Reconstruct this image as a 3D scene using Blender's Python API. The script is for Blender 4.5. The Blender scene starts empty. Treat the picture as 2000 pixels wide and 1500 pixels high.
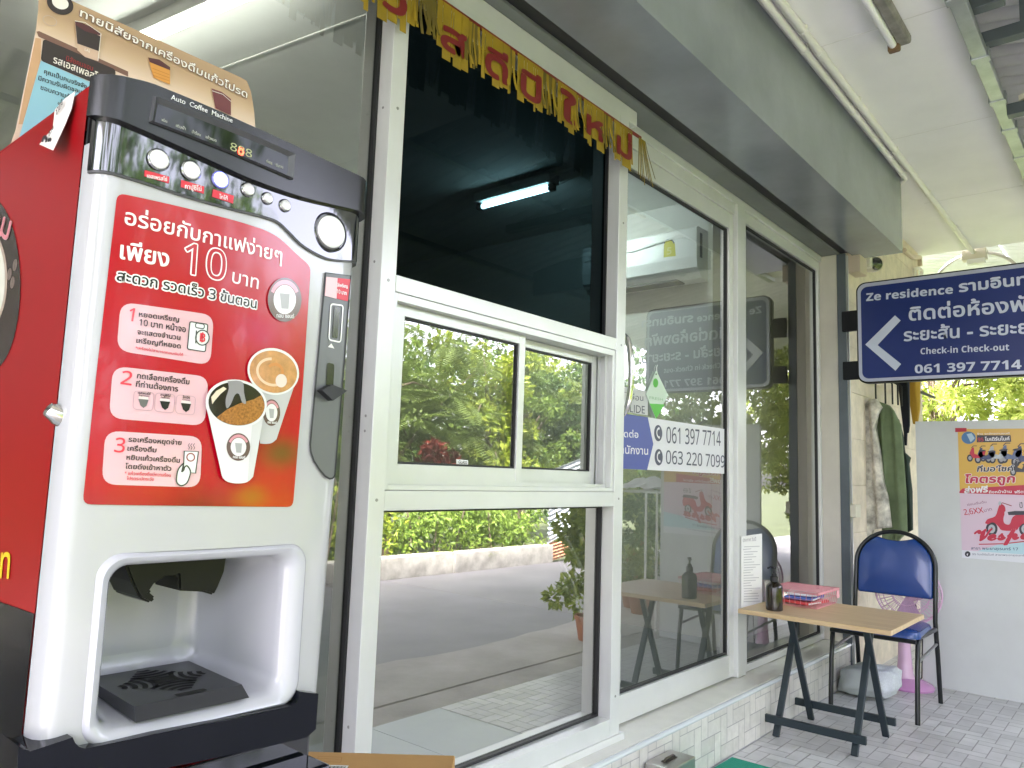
import bpy, bmesh, math, random
from mathutils import Vector, Matrix
from mathutils.geometry import tessellate_polygon

S = bpy.context.scene
COL = S.collection
random.seed(7)
R_ = math.radians

# ------------------------------------------------------------------ camera
FPX = 1490.0                                    # focal length in pixels of a 2000 px wide frame
AX = Vector((0.643068, 0.110821, 0.757749))     # world X axis seen from the camera (right, down, forward)
AX = Vector((1265.0, 218.0, FPX)).normalized()
AZ = Vector((390.0, -13196.0, FPX))
AZ = (AZ - AX * AZ.dot(AX)).normalized()
AY = AZ.cross(AX)
RIGHT = Vector((AX.x, AY.x, AZ.x))
DOWN = Vector((AX.y, AY.y, AZ.y))
FWD = Vector((AX.z, AY.z, AZ.z))
EYE = Vector((0, 0, 1.2))
cam = bpy.data.cameras.new('camera')
cam.sensor_width = 36
cam.lens = FPX / 2000 * 36
cam.clip_start = 0.02
cam.clip_end = 500
cam_ob = bpy.data.objects.new('camera', cam)
COL.objects.link(cam_ob)
cam_ob.matrix_world = Matrix(((RIGHT.x, -DOWN.x, -FWD.x, EYE.x), (RIGHT.y, -DOWN.y, -FWD.y, EYE.y),
                              (RIGHT.z, -DOWN.z, -FWD.z, EYE.z), (0, 0, 0, 1)))
S.camera = cam_ob

def ray(u, v):
    return RIGHT * ((u - 1000) / FPX) + DOWN * ((v - 750) / FPX) + FWD
def on_y(u, v, y):
    d = ray(u, v); return EYE + d * ((y - EYE.y) / d.y)
def on_x(u, v, x):
    d = ray(u, v); return EYE + d * ((x - EYE.x) / d.x)
def on_z(u, v, z):
    d = ray(u, v); return EYE + d * ((z - EYE.z) / d.z)

# ------------------------------------------------------------------ sky, sun, exposure
SUN_EL, SUN_AZ = R_(52), R_(-42)      # azimuth: direction the light comes from, measured from +Y towards +X
sun_dir = Vector((math.sin(SUN_AZ) * math.cos(SUN_EL), math.cos(SUN_AZ) * math.cos(SUN_EL), math.sin(SUN_EL)))
w = bpy.data.worlds.new('World'); S.world = w; w.use_nodes = True
nt = w.node_tree
sky = nt.nodes.new('ShaderNodeTexSky'); sky.sky_type = 'NISHITA'; sky.sun_disc = False
sky.sun_elevation = SUN_EL; sky.sun_rotation = SUN_AZ
sky.air_density = 1.0; sky.dust_density = 4.0; sky.ozone_density = 0.6
bg = nt.nodes['Background']; bg.inputs[1].default_value = 0.15
pale = nt.nodes.new('ShaderNodeHueSaturation'); pale.inputs['Saturation'].default_value = 0.30      # bright hazy, almost white sky
nt.links.new(sky.outputs[0], pale.inputs['Color'])
warm = nt.nodes.new('ShaderNodeMix'); warm.data_type = 'RGBA'; warm.blend_type = 'MULTIPLY'; warm.inputs[0].default_value = 1; warm.inputs[7].default_value = (1.0, 0.955, 1.075, 1)
nt.links.new(pale.outputs[0], warm.inputs[6]); nt.links.new(warm.outputs[2], bg.inputs[0])
sl = bpy.data.lights.new('sun', 'SUN'); sl.energy = 3.0; sl.angle = R_(6); sl.color = (1.0, 0.955, 0.93)
so = bpy.data.objects.new('sun', sl); COL.objects.link(so)
so.rotation_euler = sun_dir.to_track_quat('Z', 'Y').to_euler()
S.view_settings.view_transform = 'Standard'
S.view_settings.look = 'None'
S.view_settings.exposure = 4.05
S.view_settings.gamma = 1
S.cycles.max_bounces = 10; S.cycles.diffuse_bounces = 5; S.cycles.glossy_bounces = 5
S.cycles.transparent_max_bounces = 16; S.cycles.transmission_bounces = 6
S.cycles.caustics_reflective = False; S.cycles.caustics_refractive = False
S.cycles.sample_clamp_indirect = 4.0
S.cycles.use_denoising = True

# ------------------------------------------------------------------ materials
MATS = {}
def mat(name, col, rough=0.5, metal=0.0, spec=0.5, coat=0.0, var=0.0, vscale=6.0, bump=0.0, bscale=80.0, emit=None, estr=0.0, alpha=None, trans=0.0, island=0.0):
    if name in MATS: return MATS[name]
    m = bpy.data.materials.new(name); m.use_nodes = True
    n = m.node_tree.nodes; L = m.node_tree.links
    p = n['Principled BSDF']
    c = (*col, 1)
    p.inputs['Base Color'].default_value = c
    p.inputs['Roughness'].default_value = rough
    p.inputs['Metallic'].default_value = metal
    p.inputs['Specular IOR Level'].default_value = spec
    p.inputs['Coat Weight'].default_value = coat
    p.inputs['Coat Roughness'].default_value = 0.06
    if var or island:
        hs = n.new('ShaderNodeHueSaturation'); hs.inputs['Color'].default_value = c
        src = None
        if var:
            tc = n.new('ShaderNodeTexCoord'); nz = n.new('ShaderNodeTexNoise')
            nz.inputs['Scale'].default_value = vscale; nz.inputs['Detail'].default_value = 6; nz.inputs['Roughness'].default_value = 0.6
            L.new(tc.outputs['Object'], nz.inputs['Vector'])
            mr = n.new('ShaderNodeMapRange'); mr.inputs[1].default_value = 0.3; mr.inputs[2].default_value = 0.7
            mr.inputs[3].default_value = 1 - var; mr.inputs[4].default_value = 1 + var
            L.new(nz.outputs[0], mr.inputs[0]); src = mr.outputs[0]
        if island:
            g = n.new('ShaderNodeNewGeometry'); mi = n.new('ShaderNodeMapRange')
            mi.inputs[3].default_value = 1 - island; mi.inputs[4].default_value = 1 + island
            L.new(g.outputs['Random Per Island'], mi.inputs[0])
            if src:
                mu = n.new('ShaderNodeMath'); mu.operation = 'MULTIPLY'
                L.new(src, mu.inputs[0]); L.new(mi.outputs[0], mu.inputs[1]); src = mu.outputs[0]
            else: src = mi.outputs[0]
        L.new(src, hs.inputs['Value']); L.new(hs.outputs[0], p.inputs['Base Color'])
    if bump:
        tc2 = n.new('ShaderNodeTexCoord'); nb = n.new('ShaderNodeTexNoise'); nb.inputs['Scale'].default_value = bscale; nb.inputs['Detail'].default_value = 4
        b = n.new('ShaderNodeBump'); b.inputs['Strength'].default_value = bump; b.inputs['Distance'].default_value = 0.004
        L.new(tc2.outputs['Object'], nb.inputs['Vector']); L.new(nb.outputs[0], b.inputs['Height']); L.new(b.outputs[0], p.inputs['Normal'])
    if emit:
        p.inputs['Emission Color'].default_value = (*emit, 1); p.inputs['Emission Strength'].default_value = estr
    MATS[name] = m
    return m

def leaf_mat(name, a, b, trans=0.45):
    if name in MATS: return MATS[name]
    m = bpy.data.materials.new(name); m.use_nodes = True
    n = m.node_tree.nodes; L = m.node_tree.links
    p = n['Principled BSDF']; p.inputs['Roughness'].default_value = 0.5; p.inputs['Specular IOR Level'].default_value = 0.3
    g = n.new('ShaderNodeNewGeometry'); r = n.new('ShaderNodeValToRGB')
    r.color_ramp.elements[0].color = (*a, 1); r.color_ramp.elements[1].color = (*b, 1)
    L.new(g.outputs['Random Per Island'], r.inputs[0]); L.new(r.outputs[0], p.inputs['Base Color'])
    t = n.new('ShaderNodeBsdfTranslucent'); L.new(r.outputs[0], t.inputs[0])
    mx = n.new('ShaderNodeMixShader'); mx.inputs[0].default_value = trans
    L.new(p.outputs[0], mx.inputs[1]); L.new(t.outputs[0], mx.inputs[2])
    L.new(mx.outputs[0], n['Material Output'].inputs[0])
    MATS[name] = m
    return m

def glass_mat(name, refl, tint, rcol=(1, 1, 1), fres=0.6):
    """coated window glass: mirror share rises with the viewing angle"""
    if name in MATS: return MATS[name]
    m = bpy.data.materials.new(name); m.use_nodes = True
    n = m.node_tree.nodes; L = m.node_tree.links
    for x in list(n):
        if x.type == 'BSDF_PRINCIPLED': n.remove(x)
    t = n.new('ShaderNodeBsdfTransparent'); t.inputs[0].default_value = (*tint, 1)
    g = n.new('ShaderNodeBsdfGlossy'); g.inputs['Color'].default_value = (*rcol, 1); g.inputs['Roughness'].default_value = 0.0
    f = n.new('ShaderNodeFresnel'); f.inputs[0].default_value = 1.5
    mr = n.new('ShaderNodeMath'); mr.operation = 'MULTIPLY_ADD'; mr.use_clamp = True
    mr.inputs[1].default_value = fres; mr.inputs[2].default_value = refl
    L.new(f.outputs[0], mr.inputs[0])
    mx = n.new('ShaderNodeMixShader'); L.new(mr.outputs[0], mx.inputs[0]); L.new(t.outputs[0], mx.inputs[1]); L.new(g.outputs[0], mx.inputs[2])
    L.new(mx.outputs[0], n['Material Output'].inputs[0])
    MATS[name] = m
    return m

# ------------------------------------------------------------------ mesh builder
class MB:
    def __init__(s): s.v = []; s.f = []; s.m = []; s.sm = []; s.mats = []
    def mi(s, m):
        if m not in s.mats: s.mats.append(m)
        return s.mats.index(m)
    def add(s, vs, fs, m, smooth=False):
        o = len(s.v); k = s.mi(m)
        s.v += [tuple(x) for x in vs]
        for f in fs: s.f.append(tuple(i + o for i in f)); s.m.append(k); s.sm.append(smooth)
        return s
    def add_bm(s, bm, m, smooth=False, mtx=None):
        bm.verts.ensure_lookup_table(); bm.verts.index_update()
        vs = [(mtx @ v.co if mtx else v.co.copy()) for v in bm.verts]
        s.add(vs, [[v.index for v in f.verts] for f in bm.faces], m, smooth); bm.free(); return s
    def box(s, x0, x1, y0, y1, z0, z1, m, bev=0.0, mtx=None, seg=2):
        bm = bmesh.new()
        bmesh.ops.create_cube(bm, size=1)
        for v in bm.verts:
            v.co = Vector((x0 + (v.co.x + .5) * (x1 - x0), y0 + (v.co.y + .5) * (y1 - y0), z0 + (v.co.z + .5) * (z1 - z0)))
        if bev: bmesh.ops.bevel(bm, geom=list(bm.edges), offset=bev, segments=seg, affect='EDGES', profile=0.5)
        return s.add_bm(bm, m, False, mtx)
    def bar(s, a, b, wx, wy, m, up=(0, 0, 1), bev=0.0):
        a = Vector(a); b = Vector(b); d = b - a; L = d.length; d.normalize()
        up = Vector(up)
        if abs(up.dot(d)) > .98: up = Vector((1, 0, 0))
        sx = d.cross(up).normalized(); sy = sx.cross(d).normalized()
        M = Matrix(((sx.x, sy.x, d.x, a.x), (sx.y, sy.y, d.y, a.y), (sx.z, sy.z, d.z, a.z), (0, 0, 0, 1)))
        return s.box(-wx / 2, wx / 2, -wy / 2, wy / 2, 0, L, m, bev, M)
    def tube(s, pts, r, m, n=10, caps=True, closed=False, flat=1.0):
        pts = [Vector(p) for p in pts]; N = len(pts); vs = []; fs = []
        rr = r if isinstance(r, (list, tuple)) else [r] * N
        t0 = (pts[1] - pts[0]).normalized(); up = Vector((0, 0, 1)) if abs(t0.z) < .9 else Vector((1, 0, 0))
        nx = t0.cross(up).normalized()
        for i, p in enumerate(pts):
            if closed: t = (pts[(i + 1) % N] - pts[i - 1]).normalized()
            else: t = (pts[min(i + 1, N - 1)] - pts[max(i - 1, 0)]).normalized()
            nx = (nx - t * nx.dot(t)).normalized(); ny = t.cross(nx)
            for k in range(n):
                a = 2 * math.pi * k / n
                vs.append(p + nx * math.cos(a) * rr[i] + ny * math.sin(a) * rr[i] * flat)
        for i in range(N if closed else N - 1):
            j = (i + 1) % N
            for k in range(n): fs.append((i * n + k, i * n + (k + 1) % n, j * n + (k + 1) % n, j * n + k))
        s.add(vs, fs, m, True)
        if caps and not closed:
            s.add(vs[:n], [tuple(reversed(range(n)))], m); s.add(vs[-n:], [tuple(range(n))], m)
        return s
    def lathe(s, prof, m, n=28, mtx=None, smooth=True):
        vs = []; fs = []
        for r, z in prof:
            for k in range(n):
                a = 2 * math.pi * k / n; p = Vector((r * math.cos(a), r * math.sin(a), z)); vs.append(mtx @ p if mtx else p)
        for i in range(len(prof) - 1):
            for k in range(n): fs.append((i * n + k, i * n + (k + 1) % n, (i + 1) * n + (k + 1) % n, (i + 1) * n + k))
        return s.add(vs, fs, m, smooth)
    def prism(s, poly, fn, d0, d1, m, smooth=False):
        """poly: 2D outline; fn(a,b,depth)->3D; closed solid between depths"""
        n = len(poly)
        tri = tessellate_polygon([[Vector((a, b, 0)) for a, b in poly]])
        va = [fn(a, b, d0) for a, b in poly]; vb = [fn(a, b, d1) for a, b in poly]
        s.add(va + vb, [tuple(t) for t in tri] + [tuple(i + n for i in reversed(t)) for t in tri] + [(i, (i + 1) % n, n + (i + 1) % n, n + i) for i in range(n)], m, smooth)
        return s
    def build(s, name, parent=None, sharp=35, **props):
        me = bpy.data.meshes.new(name); me.from_pydata(s.v, [], s.f)
        for m in s.mats: me.materials.append(m)
        me.polygons.foreach_set('material_index', s.m)
        me.polygons.foreach_set('use_smooth', s.sm)
        me.update()
        if any(s.sm):
            try: me.set_sharp_from_angle(angle=R_(sharp))
            except Exception: pass
        o = bpy.data.objects.new(name, me); COL.objects.link(o)
        if parent is not None:
            o.parent = parent
            o.matrix_parent_inverse = Matrix.Translation(-Vector(parent.location))
        for k, v in props.items(): o[k] = v
        return o

def recalc(o):
    bm = bmesh.new(); bm.from_mesh(o.data); bmesh.ops.recalc_face_normals(bm, faces=bm.faces); bm.to_mesh(o.data); bm.free(); return o

def thing(name, label, category, loc=(0, 0, 0), group=None):
    o = bpy.data.objects.new(name, None); COL.objects.link(o); o.location = loc; o.empty_display_size = 0.05
    o['label'] = label; o['category'] = category
    if group: o['group'] = group
    return o

def copy_thing(root, loc, label, group=None):
    r = root.copy(); COL.objects.link(r); r['label'] = label
    if group: r['group'] = group
    old = Vector(root.location)
    for ch in list(root.children):
        c = ch.copy(); COL.objects.link(c); c.parent = r
        for g in list(ch.children):
            d = g.copy(); COL.objects.link(d); d.parent = c
    r.location = loc
    return r

# ------------------------------------------------------------------ flat print: 2D shapes laid on a surface
class Surf:
    """maps 2D (a right, b up) plus a height off the surface to 3D; px(u,v) gives the 2D point of a measured spot"""
    def __init__(s, kind, pos, bulge=None): s.k = kind; s.p = pos; s.bulge = bulge
    def pt(s, a, b, h=0.0):
        if s.k == 'y':
            y = s.bulge(a) if s.bulge else s.p
            return Vector((a, y - h, b))
        if s.k == 'x': return Vector((s.p - h, -a, b))
        if s.k == 'z': return Vector((a, b, s.p + h))
    def px(s, u, v):
        if s.k == 'y':
            y = s.p
            for _ in range(6 if s.bulge else 1):
                q = on_y(u, v, y)
                if s.bulge: y = s.bulge(q.x)
            return (q.x, q.z)
        if s.k == 'x': q = on_x(u, v, s.p); return (-q.y, q.z)
        q = on_z(u, v, s.p); return (q.x, q.y)
    def pxs(s, pts): return [s.px(u, v) for u, v in pts]

def rrect(x0, x1, z0, z1, r, n=6):
    out = []
    for cx, cz, a0 in ((x1 - r, z1 - r, 0), (x0 + r, z1 - r, 90), (x0 + r, z0 + r, 180), (x1 - r, z0 + r, 270)):
        for i in range(n + 1):
            a = R_(a0 + 90 * i / n); out.append((cx + r * math.cos(a), cz + r * math.sin(a)))
    return out
def ell(cx, cz, rx, rz, n=32, a0=0, a1=360, rot=0):
    o = []; c, sn = math.cos(R_(rot)), math.sin(R_(rot))
    for i in range(n + (a1 - a0 < 360)):
        a = R_(a0 + (a1 - a0) * i / n); x, z = rx * math.cos(a), rz * math.sin(a)
        o.append((cx + x * c - z * sn, cz + x * sn + z * c))
    return o
def round_poly(P, r, n=5):
    out = []; N = len(P)
    for i in range(N):
        a, b, c = Vector(P[i - 1]), Vector(P[i]), Vector(P[(i + 1) % N])
        d1 = (a - b); d2 = (c - b); k = min(r, d1.length * .45, d2.length * .45)
        p1 = b + d1.normalized() * k; p2 = b + d2.normalized() * k
        for j in range(n + 1):
            t = j / n; q = p1 * (1 - t) ** 2 + b * 2 * t * (1 - t) + p2 * t * t; out.append((q.x, q.y))
    return out
def smooth_line(P, n=6):
    out = []; P = [Vector(p) for p in P]
    for i in range(len(P) - 1):
        a = P[max(i - 1, 0)]; b = P[i]; c = P[i + 1]; d = P[min(i + 2, len(P) - 1)]
        for j in range(n):
            t = j / n
            q = 0.5 * ((2 * b) + (c - a) * t + (2 * a - 5 * b + 4 * c - d) * t * t + (3 * b - a - 3 * c + d) * t ** 3)
            out.append(tuple(q))
    out.append(tuple(P[-1])); return out

def flat(mb, sf, poly, h, m, step=0.02):
    """print a filled outline on the surface; cut into strips where the surface bulges"""
    tri = tessellate_polygon([[Vector((a, b, 0)) for a, b in poly]])
    bm = bmesh.new(); vs = [bm.verts.new((a, b, 0)) for a, b in poly]
    for t in tri:
        try: bm.faces.new([vs[i] for i in t])
        except ValueError: pass
    bmesh.ops.recalc_face_normals(bm, faces=bm.faces)
    if sf.bulge:
        xs = [p[0] for p in poly]; x = math.floor(min(xs) / step) * step + step
        while x < max(xs):
            bmesh.ops.bisect_plane(bm, geom=list(bm.verts) + list(bm.edges) + list(bm.faces), plane_co=(x, 0, 0), plane_no=(1, 0, 0), dist=1e-6); x += step
    for f in bm.faces:
        f.normal_update()
        if f.normal.z < 0: f.normal_flip()
    for v in bm.verts: v.co = sf.pt(v.co.x, v.co.y, h)
    mb.add_bm(bm, m, bool(sf.bulge))
def outline(mb, sf, poly, wd, h, m, closed=True):
    """a stroked line along the outline"""
    N = len(poly); P = [Vector(p) for p in poly]; L = []; Rr = []
    for i in range(N):
        if closed: t = P[(i + 1) % N] - P[i - 1]
        else: t = P[min(i + 1, N - 1)] - P[max(i - 1, 0)]
        t.normalize(); nn = Vector((-t.y, t.x)) * wd / 2; L.append(P[i] + nn); Rr.append(P[i] - nn)
    vs = [sf.pt(p.x, p.y, h) for p in L] + [sf.pt(p.x, p.y, h) for p in Rr]
    mb.add(vs, [(i, (i + 1) % N, N + (i + 1) % N, N + i) for i in range(N if closed else N - 1)], m)

_TXT = {}
DIG = {ord(str(i)): 0x1D7E2 + i for i in range(10)}          # sans-serif digits with a flagged 1
DIGB = {ord(str(i)): 0x1D7EC + i for i in range(10)}
for i in range(26): DIGB[65 + i] = 0x1D5D4 + i; DIGB[97 + i] = 0x1D5EE + i
def txt2d(body):
    """letter outlines as 2D triangles: (verts, faces with island number, bounds)"""
    if body in _TXT: return _TXT[body]
    cu = bpy.data.curves.new('t', 'FONT'); cu.body = body; cu.size = 1; cu.resolution_u = 3
    o = bpy.data.objects.new('t', cu); COL.objects.link(o)
    bpy.context.view_layer.update()
    me = bpy.data.meshes.new_from_object(o.evaluated_get(bpy.context.evaluated_depsgraph_get()))
    vs = [(v.co.x, v.co.y) for v in me.vertices]; fs = [tuple(p.vertices) for p in me.polygons]
    bpy.data.objects.remove(o); bpy.data.curves.remove(cu); bpy.data.meshes.remove(me)
    par = list(range(len(vs)))
    def fd(i):
        while par[i] != i: par[i] = par[par[i]]; i = par[i]
        return i
    for f in fs:
        for i in f[1:]: par[fd(i)] = fd(f[0])
    ids = {}; isl = [ids.setdefault(fd(i), len(ids)) for i in range(len(vs))]
    xs = [p[0] for p in vs] or [0, 1]
    _TXT[body] = (vs, fs, isl, min(xs), max(xs)); return _TXT[body]

def text(mb, sf, body, p0, p1, h, m, bold=0.0, hgt=None, ref=0.70, slant=0.0, halo=None, halo_w=0.0):
    """lay writing on the surface: p0, p1 = 2D ends of its base line, hgt = height of a capital or digit"""
    vs, fs, isl, x0, x1 = txt2d(body)
    if not vs: return
    p0 = Vector(p0); p1 = Vector(p1); ex = (p1 - p0) / (x1 - x0)
    sc = ex.length
    ey = Vector((-ex.y, ex.x)).normalized() * (hgt / ref if hgt else sc)
    def lay(dx, dz, hh, mm):
        out = []
        for (x, y), k in zip(vs, isl):
            q = p0 + ex * (x - x0 + slant * y) + ey * y
            out.append(sf.pt(q.x + dx, q.y + dz, hh + (k % 9) * 3e-6))
        mb.add(out, fs, mm)
    if halo:
        for i in range(12):
            a = 2 * math.pi * i / 12; lay(math.cos(a) * halo_w, math.sin(a) * halo_w, h + i * 3e-5, halo)
        h += 45e-5
    lay(0, 0, h, m)
    if bold:
        b = bold * sc
        for i in range(8):
            a = 2 * math.pi * i / 8; lay(math.cos(a) * b, math.sin(a) * b, h + (i + 1) * 3e-5, m)

# ================================================================== SETTING
M = {}
M['alu'] = mat('brushed_aluminium', (0.69, 0.70, 0.695), 0.30, 0.25, var=0.05, vscale=4)
M['alu_side'] = M['alu']
M['black'] = mat('black_rubber', (0.012, 0.012, 0.014), 0.5)
M['ceil'] = mat('ceiling_paint', (0.87, 0.87, 0.86), 0.8, var=0.07, vscale=1.1, bump=0.25, bscale=25)
M['steel'] = mat('zinc_steel', (0.32, 0.355, 0.38), 0.24, 0.35, var=0.16, vscale=2.0, bump=0.03, bscale=30)
M['galv'] = mat('galvanised_steel', (0.42, 0.45, 0.47), 0.35, 0.75, var=0.18, vscale=8)
M['dsteel'] = mat('dark_grey_steel', (0.10, 0.12, 0.135), 0.45, 0.2, var=0.15)
M['grout'] = mat('tile_grout', (0.41, 0.405, 0.41), 0.9)
M['tile'] = mat('grey_floor_tile', (0.57, 0.57, 0.575), 0.32, island=0.09, var=0.13, vscale=4)
M['rtile'] = mat('pale_riser_tile', (0.62, 0.60, 0.565), 0.35, island=0.08, var=0.08, vscale=25)
M['bigtile'] = mat('large_grey_tile', (0.44, 0.48, 0.50), 0.30, island=0.04, var=0.05, vscale=3)
M['marble'] = mat('pale_sill_stone', (0.72, 0.71, 0.65), 0.18, var=0.06, vscale=7)
M['white'] = mat('white_plastic', (0.82, 0.82, 0.82), 0.25, coat=0.3)
M['pvc'] = mat('white_conduit_plastic', (0.80, 0.79, 0.75), 0.4)
M['paper'] = mat('white_paper', (0.85, 0.85, 0.84), 0.7)
M['ink'] = mat('dark_ink', (0.035, 0.03, 0.035), 0.5)
M['jamb'] = mat('beige_jamb_paint', (0.62, 0.585, 0.515), 0.6, var=0.05, vscale=6, bump=0.2, bscale=60)

def tagk(o, kind='structure'): o['kind'] = kind; return o

# ground, road, shoulder
far = mat('far_earth', (0.055, 0.07, 0.025), 0.95, var=0.3, vscale=0.6)
tagk(MB().add([(-120, -160, -.19), (160, -160, -.19), (160, 120, -.19), (-120, 120, -.19)], [(0, 1, 2, 3)], far).build('ground'))
asph = mat('worn_concrete_road', (0.215, 0.21, 0.205), 0.75, var=0.14, vscale=1.2, bump=0.3, bscale=90)
tagk(MB().add([(-40, -4.05, -.150), (60, -4.05, -.150), (60, -.80, -.150), (-40, -.80, -.150)], [(0, 1, 2, 3)], asph).build('road'))
conc = mat('stained_concrete', (0.36, 0.34, 0.305), 0.85, var=0.22, vscale=2.2, bump=0.5, bscale=40)
mb = MB(); rng = random.Random(3)
N = 120; e = []
for i in range(N + 1):                                    # ragged outer edge of the cast shoulder
    x = -10 + 30 * i / N; e.append((x, -.93 + .05 * math.sin(x * 1.7) + rng.uniform(-.03, .03)))
vs = []
for x, y in e: vs += [(x, y, -.146), (x, y + .05, -.128), (x, -.14, -.118)]
for i in range(N):
    pass
mb.add(vs, [(i * 3 + k, i * 3 + 3 + k, i * 3 + 4 + k, i * 3 + 1 + k) for i in range(N) for k in (0, 1)], conc)
vs = []
for x, y in e: vs += [(x, -.138, -.118), (x, -.128, -.126), (x, -.108, -.126), (x, -.098, -.112), (x, .395, -.10)]
mb.add(vs, [(i * 5 + k, i * 5 + 5 + k, i * 5 + 6 + k, i * 5 + 1 + k) for i in range(N) for k in range(4)], conc)
drain = mat('drain_slot_dark', (0.03, 0.03, 0.03), 0.9)
for i in range(26):                                       # slots of the drain covers
    x = 3.2 + i * .16 + (i // 5) * .12
    if i % 5 != 4: mb.box(x, x + .045, -.36, -.345, -.13, -.1215, drain)
tagk(mb.build('pavement'))

# porch floor: large plain tiles in front of the window, herringbone print tiles from the door on
mb = MB()
mb.box(-4, 7.3, .39, 1.5, -.14, -.004, M['grout'])
for i in range(13):
    for j in range(2):
        x0 = -2.95 + i * .45; y0 = .395 + j * .553
        if x0 + .45 < 2.98: mb.box(x0 + .0015, x0 + .4485, y0 + .0015, y0 + .5515, -.004, 0, M['bigtile'])
# herringbone
def herring(mb, x0, x1, y0, y1, w, g, m, fn):
    nx = int((x1 - x0) / w) + 3; ny = int((y1 - y0) / w) + 3
    for i in range(-2, nx):
        for j in range(-2, ny):
            k = (i - j) % 4
            if k == 0: a0, a1, b0, b1 = i, i + 2, j, j + 1
            elif k == 3: a0, a1, b0, b1 = i, i + 1, j, j + 2
            else: continue
            a0 = max(x0, x0 + a0 * w + g); a1 = min(x1, x0 + a1 * w - g); b0 = max(y0, y0 + b0 * w + g); b1 = min(y1, y0 + b1 * w - g)
            if a1 - a0 < .004 or b1 - b0 < .004: continue
            mb.add([fn(a0, b0), fn(a1, b0), fn(a1, b1), fn(a0, b1)], [(0, 1, 2, 3)], m)
herring(mb, 2.905, 7.3, .395, 1.498, .066, .0022, M['tile'], lambda a, b: (a, b, 0.0))
tagk(mb.build('floor'))

# raised plinth under the shop front
mb = MB()
mb.box(-4, 5.11, 1.503, 5.5, -.1, .215, M['grout'])
herring(mb, 2.0, 5.10, .004, .222, .062, .0018, M['rtile'], lambda a, b: (a, 1.4995, b))
herring(mb, -3.0, 2.0, .004, .222, .062, .0018, M['rtile'], lambda a, b: (a, 1.4995, b))
pl = mb.build('plinth', label='tiled riser step carrying the whole glass shop front', category='step')
trim = mat('tile_edge_trim', (0.66, 0.70, 0.74), 0.25, 0.1)
MB().tube([(-3, 1.503, .226), (5.105, 1.503, .226)], .011, trim, 10).build('edge_trim', pl)
MB().box(-3, 5.06, 1.513, 1.76, .216, .237, M['marble'], .003).build('sill', pl)

# ceiling
mb = MB()
mb.box(-4, 7.24, .55, 1.64, 3.21, 3.28, M['ceil']); mb.box(-4, 2.95, -.95, .5495, 3.21, 3.28, M['ceil'])
seam = mat('ceiling_joint', (0.76, 0.76, 0.73), 0.9)
for x in (1.0, 3.42, 4.64, 5.86): mb.box(x, x + .004, .56, 1.18, 3.2085, 3.2105, seam)
tagk(mb.build('ceiling'))

tagk(MB().box(-4.2, 7.24, 1.645, 5.6, 3.122, 3.2085, M['ceil']).build('roof_slab'))
# stone faced wall at the end of the porch
stone = mat('cream_stone_cladding', (0.70, 0.615, 0.50), 0.55, var=0.16, vscale=9, bump=0.8, bscale=22)
mb = MB()
rows = [(.0, .3), (.3, .6), (.6, .9), (.9, 1.2), (1.2, 1.5), (1.5, 1.8), (1.8, 2.1), (2.1, 2.4), (2.4, 2.7), (2.7, 3.0), (3.0, 3.21)]
for k, (z0, z1) in enumerate(rows):
    x = 5.13 - (k % 2) * .3
    while x < 7.14:
        a, b = max(5.13, x), min(7.14, x + .6)
        if b - a > .02: mb.box(a + .0006, b - .0006, 1.496, 1.52, z0 + .0006, z1 - .0006, stone, .002)
        x += .6
mb.box(5.128, 7.142, 1.51, 1.75, -.1, 3.21, stone)
mb.build('stone_wall', label='cream stone clad wall at the end of the porch behind the clothes', category='wall')

# ------------------------------------------------------------------ inside of the shop
iw = mat('room_wall_paint', (0.50, 0.495, 0.46), 0.8, var=0.05, vscale=2)
iwd = mat('room_wall_grey', (0.40, 0.41, 0.38), 0.8, var=0.05, vscale=2)
ic = mat('room_ceiling', (0.70, 0.71, 0.67), 0.8, var=0.04)
ifl = mat('room_floor_tile', (0.22, 0.23, 0.23), 0.3, var=0.08)
mb = MB()
mb.box(-4, 7.1, 1.75, 5.5, .216, .236, ifl)
tagk(mb.build('room_floor'))
mb = MB()
mb.box(-4, 7.1, 1.70, 5.5, 3.05, 3.12, ic)
a8 = R_(-9)
for k in range(4):
    x = 1.69 - k * 1.2
    mb.box(-.006, .006, -1.6, 1.9, 3.046, 3.0505, mat('ceiling_strip', (0.70, 0.70, 0.66), 0.6), 0, Matrix.Translation((x, 3.2, 0)) @ Matrix.Rotation(R_(9), 4, 'Z'))
tagk(mb.build('room_ceiling'))
mb = MB(); mb.box(-4, 7.1, 5.4, 5.5, .236, 3.05, iw); mb.box(-4.1, -4, 1.64, 5.5, .2, 3.05, iwd); mb.box(7.1, 7.2, 1.76, 5.5, .2, 3.05, iwd)
mb.build('room_wall', label='plain back wall of the dim room behind the glass', category='wall')
mb = MB(); mb.box(4.5, 4.6, 2.12, 5.4, .236, 3.05, iw)
mb.build('partition_wall', label='indoor partition wall carrying the white air conditioner', category='wall')
olive = mat('olive_brown_curtain', (0.16, 0.135, 0.075), 0.8, var=0.1, vscale=4)
mb = MB()
vs = []; n = 40
for i in range(n + 1):
    x = -.9 + 1.36 * i / n; y = 1.95 + .03 * math.sin(i * .9); vs += [(x, y, .24), (x, y, 3.0)]
mb.add(vs, [(2 * i, 2 * i + 2, 2 * i + 3, 2 * i + 1) for i in range(n)], olive, True)
mb.build('curtain', label='olive brown curtain hanging behind the glass beside the promotional board', category='curtain')
MB().box(4.18, 4.38, 1.99, 2.02, .236, 3.05, mat('pale_green_paint', (0.52, 0.52, 0.46), .7)).build('pillar', label='pale greenish pillar standing just inside the sliding door', category='pillar')
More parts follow.
